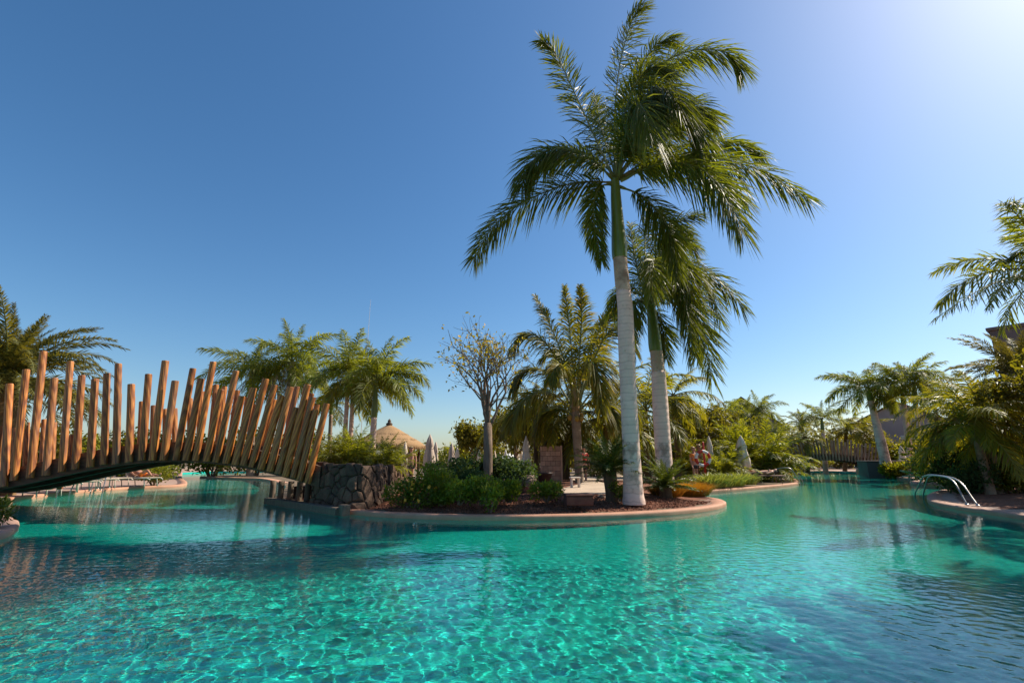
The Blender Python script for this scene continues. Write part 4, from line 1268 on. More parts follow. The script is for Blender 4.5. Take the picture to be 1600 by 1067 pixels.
# ------------------------------------------------------------------ the pole bridge
CROSS = -.08                             # the bridge's slope in plan
X0b, Y0b = atd(485, 755, 12.9).x, 12.9
bdir = Vector((1, CROSS, 0)).normalized()
bout = Vector((bdir.y, -bdir.x, 0))     # towards the near side
def on_bridge(px, py, off=0):
    d = ray(px, py)
    o = Vector((X0b, Y0b, 0)) - bout * off
    s = (o.y - CROSS * o.x) / (d.y - CROSS * d.x)
    return Vector((d.x * s, d.y * s, CAM_H + d.z * s))
front = [((5.9, 760.7), (15, 600.1)), ((21.7, 750.9), (41.3, 577.6)), ((47.2, 747), (67.7, 549.3)), ((71.7, 743), (84.7, 590.7)), ((96.5, 737.1), (110.3, 565)), ((117.3, 733.2), (128, 586.7)), ((141, 730), (148.8, 592.2)),
         ((162.2, 726), (167.3, 583.6)), ((181, 725.3), (185, 568.6)), ((201.6, 722.2), (205.1, 600.5)), ((221.3, 719.4), (232.3, 584.7)), ((238.2, 719.2), (258.9, 563.8)), ((255.5, 719.2), (274, 595)),
         ((275, 719), (301.5, 575.6)), ((291, 719), (314, 591.6)), ((305.4, 719.7), (333.4, 565.4)), ((322.2, 720.6), (345.8, 608.1)), ((337.2, 722.2), (369.1, 579.4)), ((353.1, 723.8), (377.7, 618.6)), ((367.5, 726), (396.2, 605.9)),
         ((380.2, 727), (415.3, 591.6)), ((393, 729.6), (429, 601.1)), ((407.3, 733.4), (440.2, 618)), ((421.7, 736.6), (454.2, 604.3)), ((434.4, 739.8), (463.1, 636.2)), ((445.6, 744.5), (481.3, 600.5)), ((458.3, 746.1), (488.6, 620.2)), ((467.9, 750.9), (494, 639.4)), ((480.6, 754.7), (510.3, 630.4))]
ends = [on_bridge(*a) for a, b in front]
# left of the picture the row goes on, down to the terrace
step = (ends[1] - ends[0])
extra = []
for k in range(1, 11):
    q = ends[0] - bdir * (.30 * k)
    z = ends[0].z - .075 * k - .009 * k * k
    h = (1.7, 2.3, 1.5, 2.0, 1.8, 2.4, 1.6, 2.1, 1.9, 1.6)[k - 1]
    ln = -.14 - .012 * k
    lo = Vector((q.x, q.y, max(z, .35)))
    extra.append((lo, lo + bdir * (ln * h) + Vector((0, 0, h))))
br = thing('footbridge', 'arched timber footbridge with tall uneven pole railings on the left', 'bridge', (X0b, Y0b, 0))
ORG = Vector((X0b, Y0b, 0))
pole_cache = {}
def pole(bot, top, r_, m, parent, org=ORG, n=14):
    d = top - bot
    L = d.length
    me = MB()
    prof = [(r_ * .96, 0), (r_, .015), (r_ * 1.01, L * .3), (r_ * .98, L * .65), (r_ * .96, L - .02), (r_ * .90, L)]
    ph = rnd.uniform(0, 6.28)
    me.lathe(prof, n, wob=lambda a, i: 1 + .035 * math.sin(a + ph + i) + .02 * math.sin(3 * a + ph))
    o = me.build('pole', M[m], parent)
    q = d.to_track_quat('Z', 'Y')
    o.rotation_mode = 'QUATERNION'
    o.rotation_quaternion = q
    o.location = bot - org
    return o
allp = [(b_, on_bridge(*t_)) for b_, (_, t_) in zip(ends, front)] + extra
for b_, t_ in allp:
    pole(b_, t_, rnd.uniform(.080, .094), 'pole_wood', br)
WID = 1.9
allp.sort(key=lambda q: q[0].dot(bdir))
backp = allp[:-6]
hts = [2.0, 2.4, 1.75, 2.2, 2.05, 1.7, 2.3, 1.9]
for i, (b_, t_) in enumerate(backp):
    d = (t_ - b_).normalized()
    h = hts[(i * 5) % 8] * rnd.uniform(.93, 1.05)
    o_ = bdir * rnd.uniform(-.05, .1) - bout * (WID + .22)
    pole(b_ + o_, b_ + o_ + d * h, rnd.uniform(.074, .085), 'pole_wood', br)
# arch line of the deck: through the pole feet
S_ = [((b_ - ORG).dot(bdir), b_.z) for b_, t_ in allp]
S_.sort()
ss = np.array([s for s, z in S_]); zz = np.array([z for s, z in S_])
pf = np.poly1d(np.polyfit(ss, zz, 4))
smin, smax = ss.min() - .1, ss.max() + .25
def arch_beam(off, lo, hi, th, m, name):
    mb = MB()
    n = 40
    V, F = [], []
    for i in range(n + 1):
        s = smin + (smax - smin) * i / n
        z = float(pf(s))
        c = bdir * s - bout * off
        for (a, b_) in ((-th / 2, lo), (th / 2, lo), (th / 2, hi), (-th / 2, hi)):
            q = c - bout * a
            V.append((q.x, q.y, z + b_))
    for i in range(n):
        for k_ in range(4):
            F.append((i * 4 + k_, i * 4 + (k_ + 1) % 4, (i + 1) * 4 + (k_ + 1) % 4, (i + 1) * 4 + k_))
    F.append((0, 1, 2, 3)); F.append((n * 4 + 3, n * 4 + 2, n * 4 + 1, n * 4))
    mb.add(V, F)
    return mb.build(name, M[m], br)
arch_beam(.19, -.06, .46, .14, 'dark_wood', 'stringer')
arch_beam(WID + .05, -.06, .46, .14, 'dark_wood', 'stringer')
arch_beam(.62, .02, .26, .12, 'dark_wood', 'joist')
arch_beam(1.45, .02, .26, .12, 'dark_wood', 'joist')
pk = MB(); pk.box((0, 0, 0), (.17, WID - .32, .045), 0, .006)
pkm = pk.mesh('deck_plank', M['grey_wood'])
npl = int((smax - smin) / .185)
for i in range(npl):
    s = smin + .09 + .185 * i
    z = float(pf(s)) + .29
    sl = float(pf.deriv()(s))
    c = bdir * s - bout * (WID / 2 + .12)
    o = link('deck_plank', pkm, br, (c.x, c.y, z))
    o.rotation_euler = (0, -math.atan(sl), math.atan2(bdir.y, bdir.x))
# piles below the landing on the island, and their sill beam
for k_, px in enumerate((424, 437, 452, 466, 479)):
    p = at(px, 783 + k_ * 1.2, .0)
    mb = MB(); mb.lathe([(.09, -1.3), (.09, .0), (.088, .45 + .0 * k_), (.085, .62 - .0 * k_)], 12)
    mb.build('pile', M['pier_wood'], br, True, loc=(p.x - X0b, p.y - Y0b, .0))
a_, b_ = at(420, 780.5, .1), at(532, 797.5, .1)
d_ = (b_ - a_)
mb = MB(); mb.box((0, 0, 0), (d_.length, .22, .2), 0, .02)
mid = (a_ + b_) / 2
mb.build('sill_beam', M['pier_wood'], br, loc=(mid.x - X0b, mid.y - Y0b - .05, .07), rot=(0, 0, math.atan2(d_.y, d_.x)))
mb = MB(); mb.box((0, 0, 0), (.2, .2, .34), 0, .02)
mb.build('sill_post', M['pier_wood'], br, loc=(b_.x - X0b + .1, b_.y - Y0b - .04, .07), rot=(0, 0, math.atan2(d_.y, d_.x)))
mb = MB(); mb.box((0, 0, 0), (1.7, 1.6, 1.7), 0, .02)
p = at(470, 787, .0)
mb.build('abutment', M['mortar'], br, loc=(p.x - X0b + .3, p.y - Y0b + 1.55, -.4), rot=(0, 0, math.atan2(bdir.y, bdir.x)))

# far pole bridge
YF = 43.0
fb = thing('footbridge', 'small far pole bridge crossing the end of the pool', 'bridge', (atd(1302, 735, YF).x, YF, 0))
cx0 = atd(1302, 735, YF).x
half = 4.1
nP = 32
polem = MB(); polem.lathe([(.075, 0), (.078, .02), (.072, .97), (.06, 1.0)], 8)
polem = polem.mesh('pole', M['grey_wood'])
for row, dy in ((0, 0), (1, 1.9)):
    for i in range(nP):
        u = -1 + 2 * i / (nP - 1)
        z = .62 + .75 * (1 - u * u)
        h = rnd.uniform(1.55, 1.9)
        o = link('pole', polem, fb, (u * half, dy, z - .25), (rnd.uniform(-.02, .02), u * .34 + rnd.uniform(-.03, .03), 0), (1, 1, h))
for off in (.14, 1.76):
    mb = MB()
    V, F = [], []
    for i in range(25):
        u = -1 + 2 * i / 24
        z = .62 + .75 * (1 - u * u)
        for (a, b_) in ((-.06, -.2), (.06, -.2), (.06, .28), (-.06, .28)):
            V.append((u * (half + .3), off + a, z + b_))
    for i in range(24):
        for k_ in range(4):
            F.append((i * 4 + k_, i * 4 + (k_ + 1) % 4, (i + 1) * 4 + (k_ + 1) % 4, (i + 1) * 4 + k_))
    mb.add(V, F); mb.build('stringer', M['dark_wood'], fb)
mb = MB()
V, F = [], []
for i in range(25):
    u = -1 + 2 * i / 24
    z = .62 + .75 * (1 - u * u) + .1
    for y in (.22, 1.68):
        V.append((u * (half + .3), y, z))
for i in range(24):
    F.append((i * 2, i * 2 + 1, i * 2 + 3, i * 2 + 2))
mb.add(V, F); mb.build('deck', M['grey_wood'], fb)
for sx in (-1, 1):
    mb = MB(); mb.box((sx * (half + .55), .95, -.2), (1.0, 2.2, 1.9), 0, .03)
    mb.build('abutment', M['wall_dark'], fb)

# ------------------------------------------------------------------ the rubble stone wall
wallpx = [(486, 789), (510, 792), (535, 794.5), (562, 795), (586, 791.5), (606, 785), (622, 778), (640, 770)]
wl = [at(x, y, .1) for x, y in wallpx]
WP = catmull([(p.x, p.y) for p in wl], 120)
seg = np.r_[0, np.cumsum(np.hypot(*np.diff(WP, axis=0).T))]
WL = seg[-1]
def wpt(s, z, out=0.0):
    i = min(len(WP) - 2, max(0, int(np.searchsorted(seg, s)) - 1))
    f = (s - seg[i]) / (seg[i + 1] - seg[i])
    p = WP[i] * (1 - f) + WP[i + 1] * f
    t = WP[min(i + 2, len(WP) - 1)] - WP[max(i - 1, 0)]
    t = t / np.linalg.norm(t)
    nn = np.array((t[1], -t[0]))
    lean = -.06 * z
    p = p + nn * (out + lean)
    return (p[0], p[1], z)
def wtop(s):
    u = s / WL
    return 1.16 - .10 * u - .10 * u * u + .03 * math.sin(s * 5)
sw = thing('stone_wall', 'curved dark rubble stone wall next to the bridge landing', 'wall', (0, 0, 0))
mb = MB()
V, F = [], []
NS = 40
for i in range(NS + 1):
    s = WL * i / NS
    for (z, o_) in ((-.05, 0), (wtop(s) - .04, 0), (wtop(s) - .04, -.45), (-.05, -.45)):
        V.append(wpt(s, z, o_))
for i in range(NS):
    for k_ in range(4):
        F.append((i * 4 + k_, i * 4 + (k_ + 1) % 4, (i + 1) * 4 + (k_ + 1) % 4, (i + 1) * 4 + k_))
F.append((0, 1, 2, 3)); F.append((NS * 4 + 3, NS * 4 + 2, NS * 4 + 1, NS * 4))
mb.add(V, F); mb.build('mortar_core', M['mortar'], sw)
g = random.Random(12)
seeds = []
tries = 0
while len(seeds) < 150 and tries < 9000:
    tries += 1
    q = (g.uniform(-.1, WL + .1), g.uniform(-.05, 1.2))
    md = g.choice((.25, .17, .12, .12))
    if all((q[0] - a) ** 2 + (q[1] - b) ** 2 > md ** 2 for a, b in seeds):
        seeds.append(q)
def clip(poly, nx, ny, c):
    out = []
    for i in range(len(poly)):
        a, b = poly[i], poly[(i + 1) % len(poly)]
        da, db = a[0] * nx + a[1] * ny - c, b[0] * nx + b[1] * ny - c
        if da <= 0:
            out.append(a)
        if (da < 0) != (db < 0) and abs(da - db) > 1e-9:
            f = da / (da - db)
            out.append((a[0] + (b[0] - a[0]) * f, a[1] + (b[1] - a[1]) * f))
    return out
for (sx, sz) in seeds:
    poly = [(0.0, -.04), (WL, -.04), (WL, wtop(sx) + .02), (0.0, wtop(sx) + .02)]
    for (ox, oz) in seeds:
        if (ox, oz) == (sx, sz) or abs(ox - sx) > .9 or abs(oz - sz) > .9:
            continue
        nx, nz = ox - sx, oz - sz
        l = math.hypot(nx, nz)
        nx, nz = nx / l, nz / l
        poly = clip(poly, nx, nz, (sx + ox) / 2 * nx + (sz + oz) / 2 * nz - .005)
        if len(poly) < 3:
            break
    if len(poly) < 3:
        continue
    cx = sum(p[0] for p in poly) / len(poly); cz = sum(p[1] for p in poly) / len(poly)
    pr_ = g.uniform(.035, .085)
    n = len(poly)
    V = [wpt(p[0], p[1], -.03) for p in poly]
    V += [wpt(cx + (p[0] - cx) * .97, cz + (p[1] - cz) * .97, pr_ * .55) for p in poly]
    V += [wpt(cx + (p[0] - cx) * .78 + g.uniform(-.008, .008), cz + (p[1] - cz) * .78, pr_ * g.uniform(.85, 1.15)) for p in poly]
    V.append(wpt(cx + g.uniform(-.03, .03), cz + g.uniform(-.03, .03), pr_ * 1.12))
    F = []
    for r_ in range(2):
        for k_ in range(n):
            F.append((r_ * n + k_, r_ * n + (k_ + 1) % n, (r_ + 1) * n + (k_ + 1) % n, (r_ + 1) * n + k_))
    for k_ in range(n):
        F.append((2 * n + k_, 2 * n + (k_ + 1) % n, 3 * n))
    link('stone', mesh_from('stone', V, F, M['basalt']), sw)
# raised soil behind the wall
V = [wpt(WL * i / 20, 1.0 - .16 * (i / 20) ** 2, -.4) for i in range(21)]
tp = [(V[-1][0] + .4, V[-1][1] + 3.2, .12), (V[0][0] - .2, V[0][1] + 5.0, 1.0)]
V = V + tp
bm = bmesh.new()
vs = [bm.verts.new(v) for v in V]
vb = [bm.verts.new((v[0], v[1], 0)) for v in V]
f = bm.faces.new(vs)
for i in range(len(vs)):
    bm.faces.new((vs[i], vs[(i + 1) % len(vs)], vb[(i + 1) % len(vs)], vb[i]))
bmesh.ops.triangulate(bm, faces=bm.faces[:])
bmesh.ops.recalc_face_normals(bm, faces=bm.faces)
me = bpy.data.meshes.new('raised_ground'); bm.to_mesh(me); bm.free(); me.materials.append(M['soil'])
link('raised_ground', me)['kind'] = 'structure'

# far planter wall on the right bank
p0, p1 = atd(1366, 735, 34.6), atd(1446, 735, 33.6)
d_ = p1 - p0
t = thing('planter_wall', 'low dark planter wall below the leaning royal palm', 'wall', ((p0.x + p1.x) / 2, 35.2, 0), math.atan2(d_.y, d_.x))
mb = MB(); mb.box((0, 0, .5), (d_.length, 2.2, 1.1), 0, .02); mb.build('wall_body', M['wall_dark'], t)
mb = MB(); mb.box((0, 0, 1.09), (d_.length + .1, 2.3, .08), 0, .02); mb.build('wall_cap', M['wall_dark'], t)

# ------------------------------------------------------------------ buildings
def building(name, label, px0, px1, pytop, Y, depth, wallm, cat='building', gable=False, pypeak=None, rows=0, cols=0, name_roof='roof'):
    a, b = atd(px0, pytop, Y), atd(px1, pytop, Y)
    w = b.x - a.x
    H = max(a.z, b.z)
    t = thing(name, label, cat, ((a.x + b.x) / 2 * (1 + depth / 2 / Y), Y + depth / 2, 0), -math.atan2((a.x + b.x) / 2, Y))
    mb = MB()
    if gable:
        pk_ = atd((px0 + px1) / 2, pypeak, Y).z
        V = [(-w / 2, -depth / 2, 0), (w / 2, -depth / 2, 0), (w / 2, -depth / 2, H), (0, -depth / 2, pk_), (-w / 2, -depth / 2, H)]
        V += [(x, depth / 2, z) for x, y, z in V]
        F = [(0, 1, 2, 3, 4), (9, 8, 7, 6, 5), (0, 5, 6, 1), (1, 6, 7, 2), (4, 9, 5, 0)]
        mb.add(V, F); mb.build('wall', M[wallm], t)
        for sx in (-1, 1):
            r_ = MB()
            e = Vector((sx * (w / 2 + .5), 0, H - (pk_ - H) * .5 / (w / 2) + .05)); q = Vector((0, 0, pk_ + .05))
            V = []
            for y in (-depth / 2 - .4, depth / 2 + .4):
                for z in (0, .18):
                    V += [(e.x, y, e.z + z), (q.x, y, q.z + z)]
            r_.add(V, [(0, 1, 3, 2), (4, 6, 7, 5), (0, 4, 5, 1), (2, 3, 7, 6), (0, 2, 6, 4), (1, 5, 7, 3)])
            r_.build('roof', M['roof_brown'], t)
    else:
        mb.box((0, 0, H / 2), (w, depth, H), 0, .05); mb.build('wall', M[wallm], t)
        r_ = MB(); r_.box((0, 0, H + .15), (w + .5, depth + .5, .35), 0, .05); r_.build(name_roof, M[wallm], t)
    for r__ in range(rows):
        for c_ in range(cols):
            z = 1.6 + 3.1 * r__
            x = -w / 2 + w * (c_ + .5) / cols
            if z + 1 > H - .4:
                continue
            wn_ = MB()
            for (sx, sz, dx, dz) in ((0, .75, 1.5, .1), (0, -.75, 1.5, .1), (-.7, 0, .1, 1.4), (.7, 0, .1, 1.4)):
                wn_.box((sx, 0, sz), (dx, .12, dz))
            f_ = wn_.build('window', M['white_paint'], t, loc=(x, -depth / 2 - .03, z))
            gl = MB(); gl.box((0, .0, 0), (1.3, .04, 1.4)); gl.build('pane', M['glass'], f_)
    return t
building('hotel_tower', 'dark brown flat roofed tower behind the palms at the right edge', 1574, 1780, 486, 44, 14, 'wall_dark', rows=3, cols=5, name_roof='parapet')
building('gable_house', 'grey house with steep dark gable roof above the palms', 1108, 1218, 668, 55, 10, 'wall_grey', cat='house', gable=True, pypeak=622, rows=1, cols=3)
building('gable_house', 'grey brown gable building behind the royal palm pair', 1338, 1474, 664, 62, 10, 'wall_grey', cat='house', gable=True, pypeak=628, rows=1, cols=3)
building('garden_pavilion', 'small beige pavilion behind the royal pair trunks', 1418, 1452, 686, 40, 4, 'wall_beige', rows=1, cols=1)
building('garden_pavilion', 'pale beige wall with flat roof at the right edge among palms', 1588, 1650, 668, 30, 5, 'wall_beige')
building('garden_pavilion', 'low beige building seen between the bridge posts on the left', 20, 300, 690, 52, 6, 'wall_beige', rows=1, cols=8)

# thatched hut
pg = atd(604, 735, 34)
gz = thing('thatched_hut', 'open round hut with pointed straw thatch roof', 'hut', (pg.x, 34, .1))
ez = atd(604, 697, 34).z - .1; az_ = atd(604, 664, 34).z - .1
mb = MB()
pr_ = [(2.62, ez - .16), (2.68, ez - .05), (2.2, ez + (az_ - ez) * .2), (1.55, ez + (az_ - ez) * .45), (.8, ez + (az_ - ez) * .76), (.15, az_), (.08, az_ + .05)]
mb.lathe(pr_, 40, wob=lambda a, i: 1 + .012 * math.sin(9 * a + i) + (.012 * math.sin(23 * a) if i < 2 else 0))
mb.build('roof', M['thatch'], gz, True)
gq = random.Random(8)
mb = MB()
for k_ in range(900):
    a = gq.uniform(0, 2 * PI)
    u = gq.choice((0, 0, 0, .3, .55, .78)) + gq.uniform(0, .03)
    rr_ = 2.66 - (2.66 - .15) * u + .02
    zz_ = ez - .05 + (az_ - ez) * (u ** .93)
    l_ = gq.uniform(.18, .34)
    w_ = .03 / rr_
    q1 = (rr_ * math.cos(a - w_), rr_ * math.sin(a - w_), zz_ + .05); q2 = (rr_ * math.cos(a + w_), rr_ * math.sin(a + w_), zz_ + .05)
    ro = rr_ + l_ * (.12 if u < .1 else .7) + .03
    mb.add([q1, q2, (ro * math.cos(a), ro * math.sin(a), zz_ - l_ * (.95 if u < .1 else .42))], [(0, 1, 2)])
o = mb.build('thatch_fringe', M['thatch'], gz); o['kind'] = 'stuff'
mb = MB(); mb.lathe([(.2, az_ - .02), (.24, az_ + .08), (.1, az_ + .2), (.13, az_ + .28), (.03, az_ + .42)], 12); mb.build('finial', M['dark_wood'], gz, True)
for k_ in range(8):
    a = k_ * PI / 4 + .2
    mb = MB(); mb.lathe([(.09, 0), (.085, ez + .1)], 10)
    mb.build('post', M['dark_wood'], gz, True, loc=(2.1 * math.cos(a), 2.1 * math.sin(a), 0))
mb = MB(); mb.lathe([(1.2, 0), (1.2, .95), (1.35, .96), (1.35, 1.02)], 24); mb.build('counter', M['dark_wood'], gz)

# antenna mast
pm = atd(560, 735, 40); tm = atd(560, 470, 40)
t = thing('antenna_mast', 'very thin tall mast rising behind the twin palms', 'mast', (pm.x, 40, .1))
mb = MB(); mb.tube([(0, 0, 0), (0, 0, tm.z * .6), (0, 0, tm.z)], [.035, .025, .01], 6); mb.build('pole', M['white_paint'], t)
mb = MB()
for z in (.55, .75):
    mb.box((0, 0, tm.z * z), (.6, .02, .02))
mb.build('crossbar', M['white_paint'], t)

# ------------------------------------------------------------------ parasols
def closed_parasol(label, px, pytop, Y, wpx, m='cream_cloth', zb=.1, group='closed parasols in the garden', flare=1.0):
    p = atd(px, pytop, Y)
    H = p.z - zb
    R = wpx / 2 * Y / FPX
    t = thing('closed_parasol', label, 'parasol', (p.x, Y, zb))
    t['group'] = group
    mb = MB(); mb.tube([(0, 0, 0), (0, 0, H * .98)], .025, 8); mb.build('pole', M['dark_wood'], t, True)
    mb = MB(); mb.lathe([(.28, 0), (.28, .06), (.06, .1), (.04, .3)], 14); mb.build('base', M['wall_dark'], t, True)
    ph = rnd.uniform(0, 6)
    z0 = H * .30
    mb = MB()
    prof = [(R * .80 * flare, z0), (R * .98 * flare, z0 + .05), (R * .92, z0 + (H - z0) * .25), (R * .66, z0 + (H - z0) * .5), (R * .58, z0 + (H - z0) * .56), (R * .72, z0 + (H - z0) * .64), (R * .45, H * .88), (.03, H * .985), (.012, H)]
    mb.lathe(prof, 24, wob=lambda a, i: 1 + (.26 * math.sin(7 * a + ph) if i < 7 else 0) + .05 * math.sin(3 * a + i))
    mb.build('canopy', M[m], t, True)
    zt = z0 + (H - z0) * .56
    mb = MB(); mb.lathe([(R * .66, zt - .035), (R * .70, zt), (R * .66, zt + .035)], 14); mb.build('tie_strap', M[m], t, True)
    return t
for args in (('closed cream parasol in front of the hut', 633.5, 690, 26, 9), ('tall closed grey parasol right of the hut, tallest of its pair', 672, 678, 27, 16, 'grey_cloth'), ('closed grey parasol touching the right side of the tall one by the hut', 681, 690, 29, 9, 'grey_cloth'),
             ('closed grey parasol left of a cream one, between hut and bare tree', 706, 692, 29, 11, 'grey_cloth'), ('closed cream parasol right of a grey one, between hut and bare tree', 714.5, 699, 30, 9), ('slim closed cream parasol, first left of the bare tree', 739, 702, 34, 8), ('closed cream parasol close behind the left side of the bare tree', 749, 702, 33, 8),
             ('closed cream parasol close behind the right side of the bare tree', 773, 704, 34, 7), ('slim closed parasol left in front of the open white parasol', 781, 706, 36, 7), ('slim closed white parasol overlapping the open white parasol', 790, 702, 36, 7, 'white_cloth'), ('closed cream parasol right of the open white parasol', 808, 702, 34, 8), ('second closed cream parasol right of the open white parasol', 814.5, 702, 33, 7),
             ('tall closed cream parasol left of the brick sign', 822, 681, 23, 14), ('pointed closed cream parasol in front of the bamboo palm bush', 1157, 680, 25, 19), ('narrow closed parasol beside the life ring post', 1107, 681, 26, 11), ('closed cream parasol behind the far planter wall', 1407, 696, 38, 10)):
    closed_parasol(*args)
p = atd(796, 708, 38)
t = thing('open_parasol', 'open white parasol among the closed ones behind the bare tree', 'parasol', (p.x, 38, .1))
H = p.z - .1
mb = MB(); mb.tube([(0, 0, 0), (0, 0, H)], .03, 8); mb.build('pole', M['dark_wood'], t, True)
mb = MB()
mb.lathe([(1.05, H - .62), (1.06, H - .5), (.6, H - .25), (.03, H)], 8); mb.build('canopy', M['white_cloth'], t)
mb = MB(); mb.lathe([(.28, 0), (.28, .06), (.05, .1)], 12); mb.build('base', M['wall_dark'], t)

# ------------------------------------------------------------------ sign, pot, planter box, bench, rock
ps = atd(860, 735, 22.5)
zt_ = atd(860, 697, 22.5).z; 
t = thing('brick_sign', 'upright slab of pinkish bricks behind the plant pot', 'sign wall', (ps.x, 22.5, .1))
Wd = 31 * 22 / FPX
Hs = zt_ - .1
mb = MB(); mb.box((0, .03, Hs / 2), (Wd, .16, Hs), 0, .01); mb.build('slab', M['mortar'], t)
for r_ in range(8):
    for c_ in range(4):
        off = (Wd / 8 if r_ % 2 else 0)
        x0 = max(-Wd / 2, -Wd / 2 + c_ * Wd / 4 - off + .006); x1 = min(Wd / 2, -Wd / 2 + (c_ + 1) * Wd / 4 - off - .006) if not (r_ % 2 and c_ == 3) else Wd / 2
        mb = MB(); h = Hs / 8
        mb.box(((x0 + x1) / 2, -.07, h * (r_ + .5)), (x1 - x0, .05, h - .012), 0, .006)
        mb.build('brick', M['sign_stone'], t)
mb = MB(); mb.box((Wd / 2 + .05, 0, Hs / 2), (.08, .2, Hs + .06), 0, .01); mb.build('edge_post', M['sign_stone'], t)
pp_ = atd(851, 755, 20)
t = thing('plant_pot', 'dark conical plant pot in front of the brick sign', 'pot', (pp_.x, 20, .25))
mb = MB(); mb.lathe([(.17, 0), (.2, .02), (.30, .42), (.33, .44), (.33, .5), (.28, .5), (.26, .42), (.02, .41)], 20); mb.build('bowl', M['pot'], t, True)
mb = MB(); mb.lathe([(.26, .44), (.02, .45)], 16); mb.build('soil_top', M['soil'], t)
pb = on_soil(906, 789)
t = thing('planter_box', 'low dark red brown box on the mulch near the kerb', 'planter box', pb + Vector((0, .25, 0)), .05)
mb = MB(); mb.box((0, 0, .09), (.62, .48, .2), 0, .015); mb.build('box_body', M['box_brown'], t)
mb = MB(); mb.box((0, 0, .215), (.65, .51, .04), 0, .012); mb.build('lid', M['box_brown'], t)
pb = on_soil(899, 762)
t = thing('bench', 'small pale bench at the foot of the coconut palm', 'bench', pb, .1)
mb = MB(); mb.box((0, 0, .34), (.36, .26, .05), 0, .01); mb.build('seat', M['white_paint'], t)
for sx in (-.13, .13):
    mb = MB(); mb.box((sx, 0, .16), (.05, .22, .32), 0, .008); mb.build('leg', M['white_paint'], t)
def rock(label, p, s, seed, group=None, m='stone_rock'):
    bm = bmesh.new()
    bmesh.ops.create_icosphere(bm, subdivisions=2, radius=1)
    g_ = random.Random(seed)
    dirs = [Vector((g_.gauss(0, 1), g_.gauss(0, 1), g_.gauss(0, 1))).normalized() for _ in range(9)]
    for v in bm.verts:
        k_ = min(1, min((.72 + .1 * j / 9) / max(.01, v.co.dot(d)) if v.co.dot(d) > .72 else 1 for j, d in enumerate(dirs)))
        v.co = Vector((v.co.x * s[0], v.co.y * s[1], v.co.z * s[2])) * k_
    me = bpy.data.meshes.new('boulder'); bm.to_mesh(me); bm.free(); me.materials.append(M[m])
    o = link('boulder', me, None, p)
    return tag(o, label, 'rock', group)
p = on_soil(824, 772); rock('grey boulder below the tall closed parasol', p + Vector((0, .8, .2)), (.42, .36, .36), 3, 'rocks in the garden')
p = on_soil(920, 778); rock('small flat stone right of the planter box', p + Vector((.35, 0, .02)), (.14, .12, .07), 4, 'rocks in the garden')
p = at(1092, 755, .1); rock('brown boulder below the life ring post', p + Vector((0, 2.0, .1)), (.6, .4, .4), 5, 'rocks in the garden')

# ------------------------------------------------------------------ rails into the pool
def rail_pair(label, lines, r_=.021, group='steel pool ladder rails'):
    base = Vector(lines[0][-1])
    t = thing('pool_rail', label, 'handrail', base, 0, group)
    for L in lines:
        P = catmull([tuple(Vector(q) - base) for q in L], 36)
        mb = MB(); mb.tube([tuple(q) for q in P], r_, 10); mb.build('rail', M['metal'], t, True)
        f_ = P[-1]
        mb = MB(); mb.lathe([(.05, 0), (.05, .012), (.03, .03)], 14, (f_[0], f_[1], f_[2])); mb.build('flange', M['metal'], t, True)
    return t
def rail_from(foot_w, foot_d, top=.78, z0=-.5, zd=.13):
    """from the water foot to the deck foot, over a flat arch"""
    a, b = Vector((foot_w.x, foot_w.y, z0)), Vector((foot_d.x, foot_d.y, zd))
    L = []
    for u, z in ((0, z0), (.0, .05), (.1, .38), (.22, .70), (.3, .80), (.42, .84), (.62, .83), (.76, .79), (.86, .66), (.94, .36), (1, zd)):
        q = a.lerp(b, u)
        L.append((q.x, q.y, z if z in (z0, zd) else z * top / .84))
    return L
rail_pair('large steel ladder rail on the near right bank', [rail_from(at(1430, 777, 0), at(1528, 790, .13), .80), rail_from(at(1443, 780, 0), at(1511, 788.5, .13), .80)])
rail_pair('smaller steel ladder rail by the far planter wall', [rail_from(at(1425, 748, 0), at(1447, 752.5, .13), .95), rail_from(at(1431, 750, 0), at(1449, 754.5, .13), .8)])
a1_, a2_ = at(1251, 757, 0), at(1255, 755, 0)
rail_pair('steel ladder rail at the tip of the island kerb', [rail_from(a1_, a1_ + Vector((-1.25, .3, 0)), .82), rail_from(a2_, a2_ + Vector((-1.25, .5, 0)), .82)])
c1, c2 = at(141, 771, 0), at(160, 769.5, 0)
rail_pair('steel ladder rail on the left terrace below the bridge', [rail_from(c1, c1 + Vector((-.5, .9, 0)), .95), rail_from(c2, c2 + Vector((-.5, .9, 0)), .95)])
c1, c2 = at(88, 776, 0), at(108, 774, 0)
rail_pair('second steel ladder rail on the left terrace, nearer the planter', [rail_from(c1, c1 + Vector((.35, .9, 0)), .95), rail_from(c2, c2 + Vector((.35, .9, 0)), .95)])

